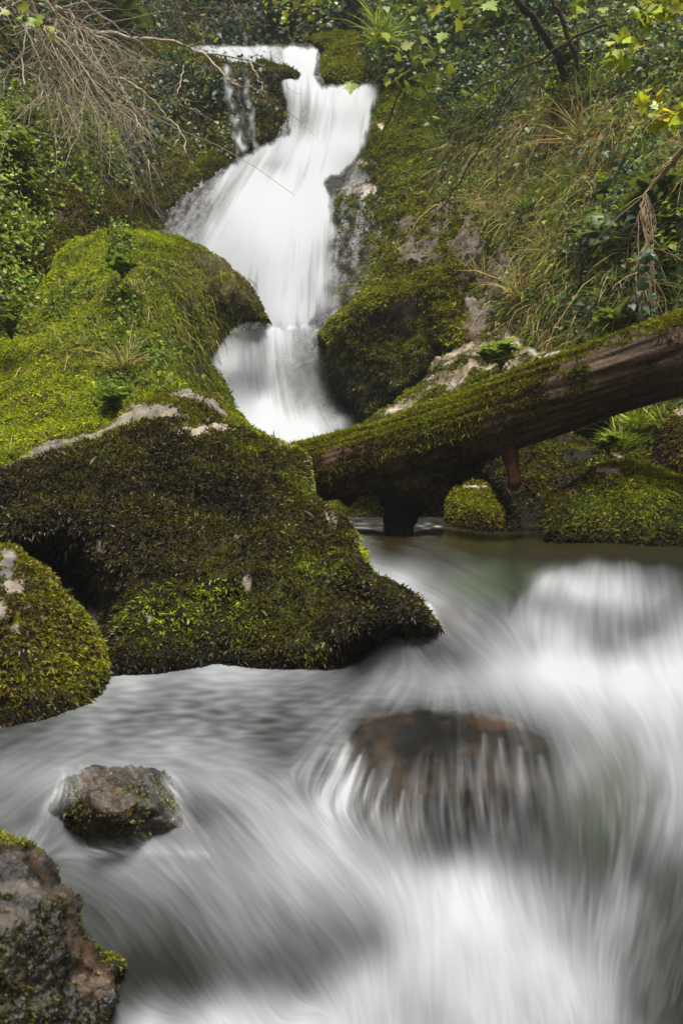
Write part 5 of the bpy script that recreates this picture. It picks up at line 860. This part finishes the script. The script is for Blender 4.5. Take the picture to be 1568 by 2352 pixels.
for k, x, y, lab, s, h, d in [(2, 878, 100, 'bright upright grass clump on the moss at the top right of the chute', 1.9, None, 11.2), (0, 1205, 500, 'blue green grass tuft in the middle of the right bank', 1.1, HR, None), (0, 1120, 255, 'grassy tuft under the long slanting dark branch', 1.3, HR, None), (0, 1335, 240, 'bright grass tuft right of the leaning trunks', 1.4, HR, None), (1, 1345, 330, 'tan dry grass tuft below the bright grass tuft', 1.6, HR, None), (1, 1100, 640, 'straw coloured tuft over the pale rock streak', .9, HR, None), (1, 1180, 690, 'drooping straw tuft right of the pale rock streak', 1.1, HR, None), (1, 1260, 580, 'dry tuft on the lower middle of the right bank', 1.1, HR, None),
    (0, 1400, 690, 'green tuft hanging just above the bare end of the log', 1.0, HR, None), (0, 1500, 470, 'bright grass behind the drooping dry stalks', 1.3, HR, None), (2, 1243, 806, 'grass tuft between the two knobbly rocks above the log', .75, None, 7.75), (2, 1420, 1030, 'bright grass patch lit between the rocks under the log', .75, None, 6.0), (2, 1462, 985, 'tall grass blades behind the pale crowned rock under the log', .95, None, 6.3), (2, 1530, 990, 'grass blades beside the tall boulder under the log', .9, None, 6.2), (2, 28, 1050, 'small yellow green tuft beside the pale ridge at the left edge', .36, None, 4.4), (1, 285, 845, 'withered brown tuft on the green rock slope', .9, None, 6.75), (0, 1000, 330, 'grass tuft at the top edge of the mossy slope by the fall', 1.1, HR, None), (0, 1545, 700, 'green tuft at the right edge above the log', .8, HR, None)]:
    tussock(k, x, y, lab, s, h, d)

def frond_mesh(seed):
    r = np.random.default_rng(seed); L = .42; t = np.linspace(0, 1, 26); c = np.stack([t * L * .95, 0 * t, L * (.75 * t - 1.05 * t * t)], -1); tan = unit(np.gradient(c, axis=0)); ax = []; pp = []; ll = []; nz = []
    for i in range(2, 26):
        for s in (1, -1):
            w = .15 * math.sin(math.pi * min(1, t[i] * .9 + .12)) + .008; pp.append(c[i]); ax.append(unit(tan[i] * .45 + np.array([0, s, -.12]))); ll.append(w); nz.append(unit(np.cross(tan[i], [0, 1, 0]) * -1))
    n = len(pp); a = leaves(np.array(pp), np.array(ax), np.array(nz), np.array(ll), .26, pal(r, n, [G2, G3 * .8], [2, 2]) * .9, LEAF_LANCE); b = tube(c, np.linspace(.003, .001, 26), 3, (.10, .10, .03)); return merge([a, b])
fr = [frond_mesh(1), frond_mesh(2)]; fern0 = None; frm = []
def fern(x, y, label, s, H_=None, d=None, n=6):
    global fern0
    pos = on_hill(H_, x, y)[0] if H_ else P(x, y, d); root = empty('fern', pos, label, 'fern', 'ferns'); root.rotation_euler = (.45, 0, random.uniform(0, 6.28)); root.scale = (s, s, s)
    for k in range(n):
        if len(frm) < 2: v, t, c = fr[len(frm)]; o = mesh_np('frond', v, t, True, {'col': c}, M_LEAF); frm.append(o)
        else: o = frm[k % 2].copy(); COL.objects.link(o)
        o.parent = root; o.location = (0, 0, 0); o.rotation_euler = (0, random.uniform(-.35, .25), k / n * 6.283 + random.uniform(-.3, .3)); z = random.uniform(.75, 1.1); o.scale = (z, z, z)
for x, y, lab, s, h, d in [(265, 38, 'pale fern above the bare twigs near the top left', 1.4, None, 13.0), (1525, 470, 'feathery fern at the right edge below the dry stalk bundle', 1.0, HR, None), (1405, 495, 'fern left of the drooping dry stalks', .85, HR, None), (1440, 590, 'low fern in the shade of the dry stalks', .8, HR, None), (1150, 55, 'dark fern between the trunks and the green maple spray', 1.2, HR, None), (1480, 690, 'drooping fern near the log at the right edge', .8, HR, None), (1370, 100, 'fern under the lime maple spray', 1.0, HR, None), (1395, 560, 'brownish fern on the steep part of the right bank', .7, HR, None)]:
    fern(x, y, lab, s, h, d)

def herb_mesh(seed, n, hgt, L, cols, wts, wr=.45, shape=LEAF_OVAL):
    r = np.random.default_rng(seed); st = []; lv = []
    for k in range(n):
        a = r.uniform(0, 6.28); e = r.uniform(.1, .7); d = np.array([math.cos(a) * e, math.sin(a) * e, 1]); c = np.array([d * hgt * t * np.exp(0) + np.array([0, 0, -.12 * e * t * t]) for t in np.linspace(0, 1, 7)]) * math.exp(r.normal(0, .2)); st.append(tube(c, np.linspace(.004, .0015, 7), 4, (.08, .09, .03)))
        m = 16; i = r.integers(2, 7, m); aa = r.uniform(0, 6.28, m); ax = np.stack([np.cos(aa), np.sin(aa), r.uniform(-.1, .7, m)], -1); lv.append(leaves(c[i], ax, np.stack([-np.cos(aa) * .3, -np.sin(aa) * .3, np.ones(m)], -1), L * np.exp(r.normal(0, .25, m)), wr, pal(r, m, cols, wts), shape))
    return merge(st), merge(lv)
hk = [herb_mesh(1, 9, .26, .06, [G3, G4, IV2 * 1.4], [2, 2, 2]), herb_mesh(2, 16, .2, .045, [G3, G4 * .8, G2], [3, 2, 2], .7), herb_mesh(3, 10, .13, .05, [G3, G2, G3 * 1.2], [3, 2, 2], .6, LEAF_IVY)]; ho = {}
def herb(kind, x, y, label, s, H_=None, d=None):
    pos = on_hill(H_, x, y)[0] if H_ else P(x, y, d); root = empty('leafy_plant', pos, label, 'plant', 'leafy plants'); root.rotation_euler = (.4 if H_ else .1, 0, random.uniform(0, 6.28)); root.scale = (s, s, s)
    if kind not in ho:
        a, b = hk[kind]; o1 = mesh_np('stem', a[0], a[1], True, {'col': a[2]}, M_GRASS); o2 = mesh_np('leaves', b[0], b[1], True, {'col': b[2]}, M_LEAF); ho[kind] = (o1, o2)
    else: o1, o2 = [o.copy() for o in ho[kind]]; COL.objects.link(o1); COL.objects.link(o2)
    o1.parent = root; o2.parent = root
for k, x, y, lab, s, h, d in [(0, 1300, 180, 'grey green leafy plant at the foot of the leaning trunks', 1.4, HR, None), (0, 1325, 215, 'light tipped leafy plant just below the leaning trunks', 1.2, HR, None), (0, 1490, 530, 'leafy plant with pale tips behind the dry stalks', 1.1, HR, None), (0, 1545, 575, 'broad leafy plant at the right edge above the log', 1.1, HR, None), (0, 1530, 645, 'dense leafy plant low at the right edge', 1.1, HR, None), (0, 1400, 470, 'bright leaved plant left of the dry stalks', .9, HR, None), (0, 1258, 290, 'small blurred bright plant in the middle of the grass', 1.0, HR, None), (0, 1290, 240, 'green plant between the trunks and the tan grass', 1.0, HR, None), (0, 1130, 600, 'round leaved plant beside the pale rock streak', .8, HR, None), (1, 55, 345, 'nettle like plant with whitish tops at the left edge', 1.8, HL, None), (1, 125, 350, 'nettle like plant above the brown boulder at the left', 1.6, HL, None), (1, 25, 400, 'bright nettle clump at the left edge beside the brown boulder', 1.7, HL, None), (1, 45, 480, 'lower nettle clump below the bright one at the left edge', 1.5, HL, None), (1, 20, 570, 'leafy clump left of the green rock slope', 1.5, HL, None), (1, 28, 780, 'leafy clump on the left edge of the green rock slope', 1.1, None, 6.75),
    (1, 8, 690, 'pale leafy clump halfway down the left edge', 1.3, HL, None), (2, 1150, 850, 'feathery low herb growing on the knobbly limestone heap', 1.6, None, 7.15), (2, 1120, 838, 'small herb beside the feathery one on the limestone heap', 1.2, None, 7.25), (2, 1395, 1045, 'low pale herb in the lit grass patch under the log', 1.0, None, 5.9), (2, 282, 640, 'leafy sprig in the cleft of the green rock slope', 1.3, None, 7.3), (2, 262, 945, 'bright sprig at the foot of the green rock slope', 1.2, None, 6.2), (2, 1400, 768, 'dark round leaved plant on the bank just above the log', 1.3, None, 6.75), (2, 1010, 1020, 'tiny herb behind the mossy back of the log', 1.0, None, 6.8)]:
    herb(k, x, y, lab, s, h, d)

# ------------------------------------------------------------------ spray drifting in the gorge
def haze():
    x0, x1, y0, y1, z0, z1 = -40, 40, -45, 45, -9, 30
    V = np.array([(x, y, z) for x in (x0, x1) for y in (y0, y1) for z in (z0, z1)], float); Q = np.array([(0, 1, 3, 2), (4, 6, 7, 5), (0, 4, 5, 1), (2, 3, 7, 6), (0, 2, 6, 4), (1, 5, 7, 3)])
    m, t, N, K = mat_new('haze'); o = N('ShaderNodeOutputMaterial'); pv = N('ShaderNodeVolumePrincipled'); pv.inputs['Color'].default_value = (.9, .93, .95, 1); pv.inputs['Density'].default_value = .0018; K(pv.outputs[0], o.inputs['Volume'])
    tag(mesh_np('haze', V, Q, False, {}, m), 'thin pale spray hanging in the gorge', None, None, 'stuff')
haze()
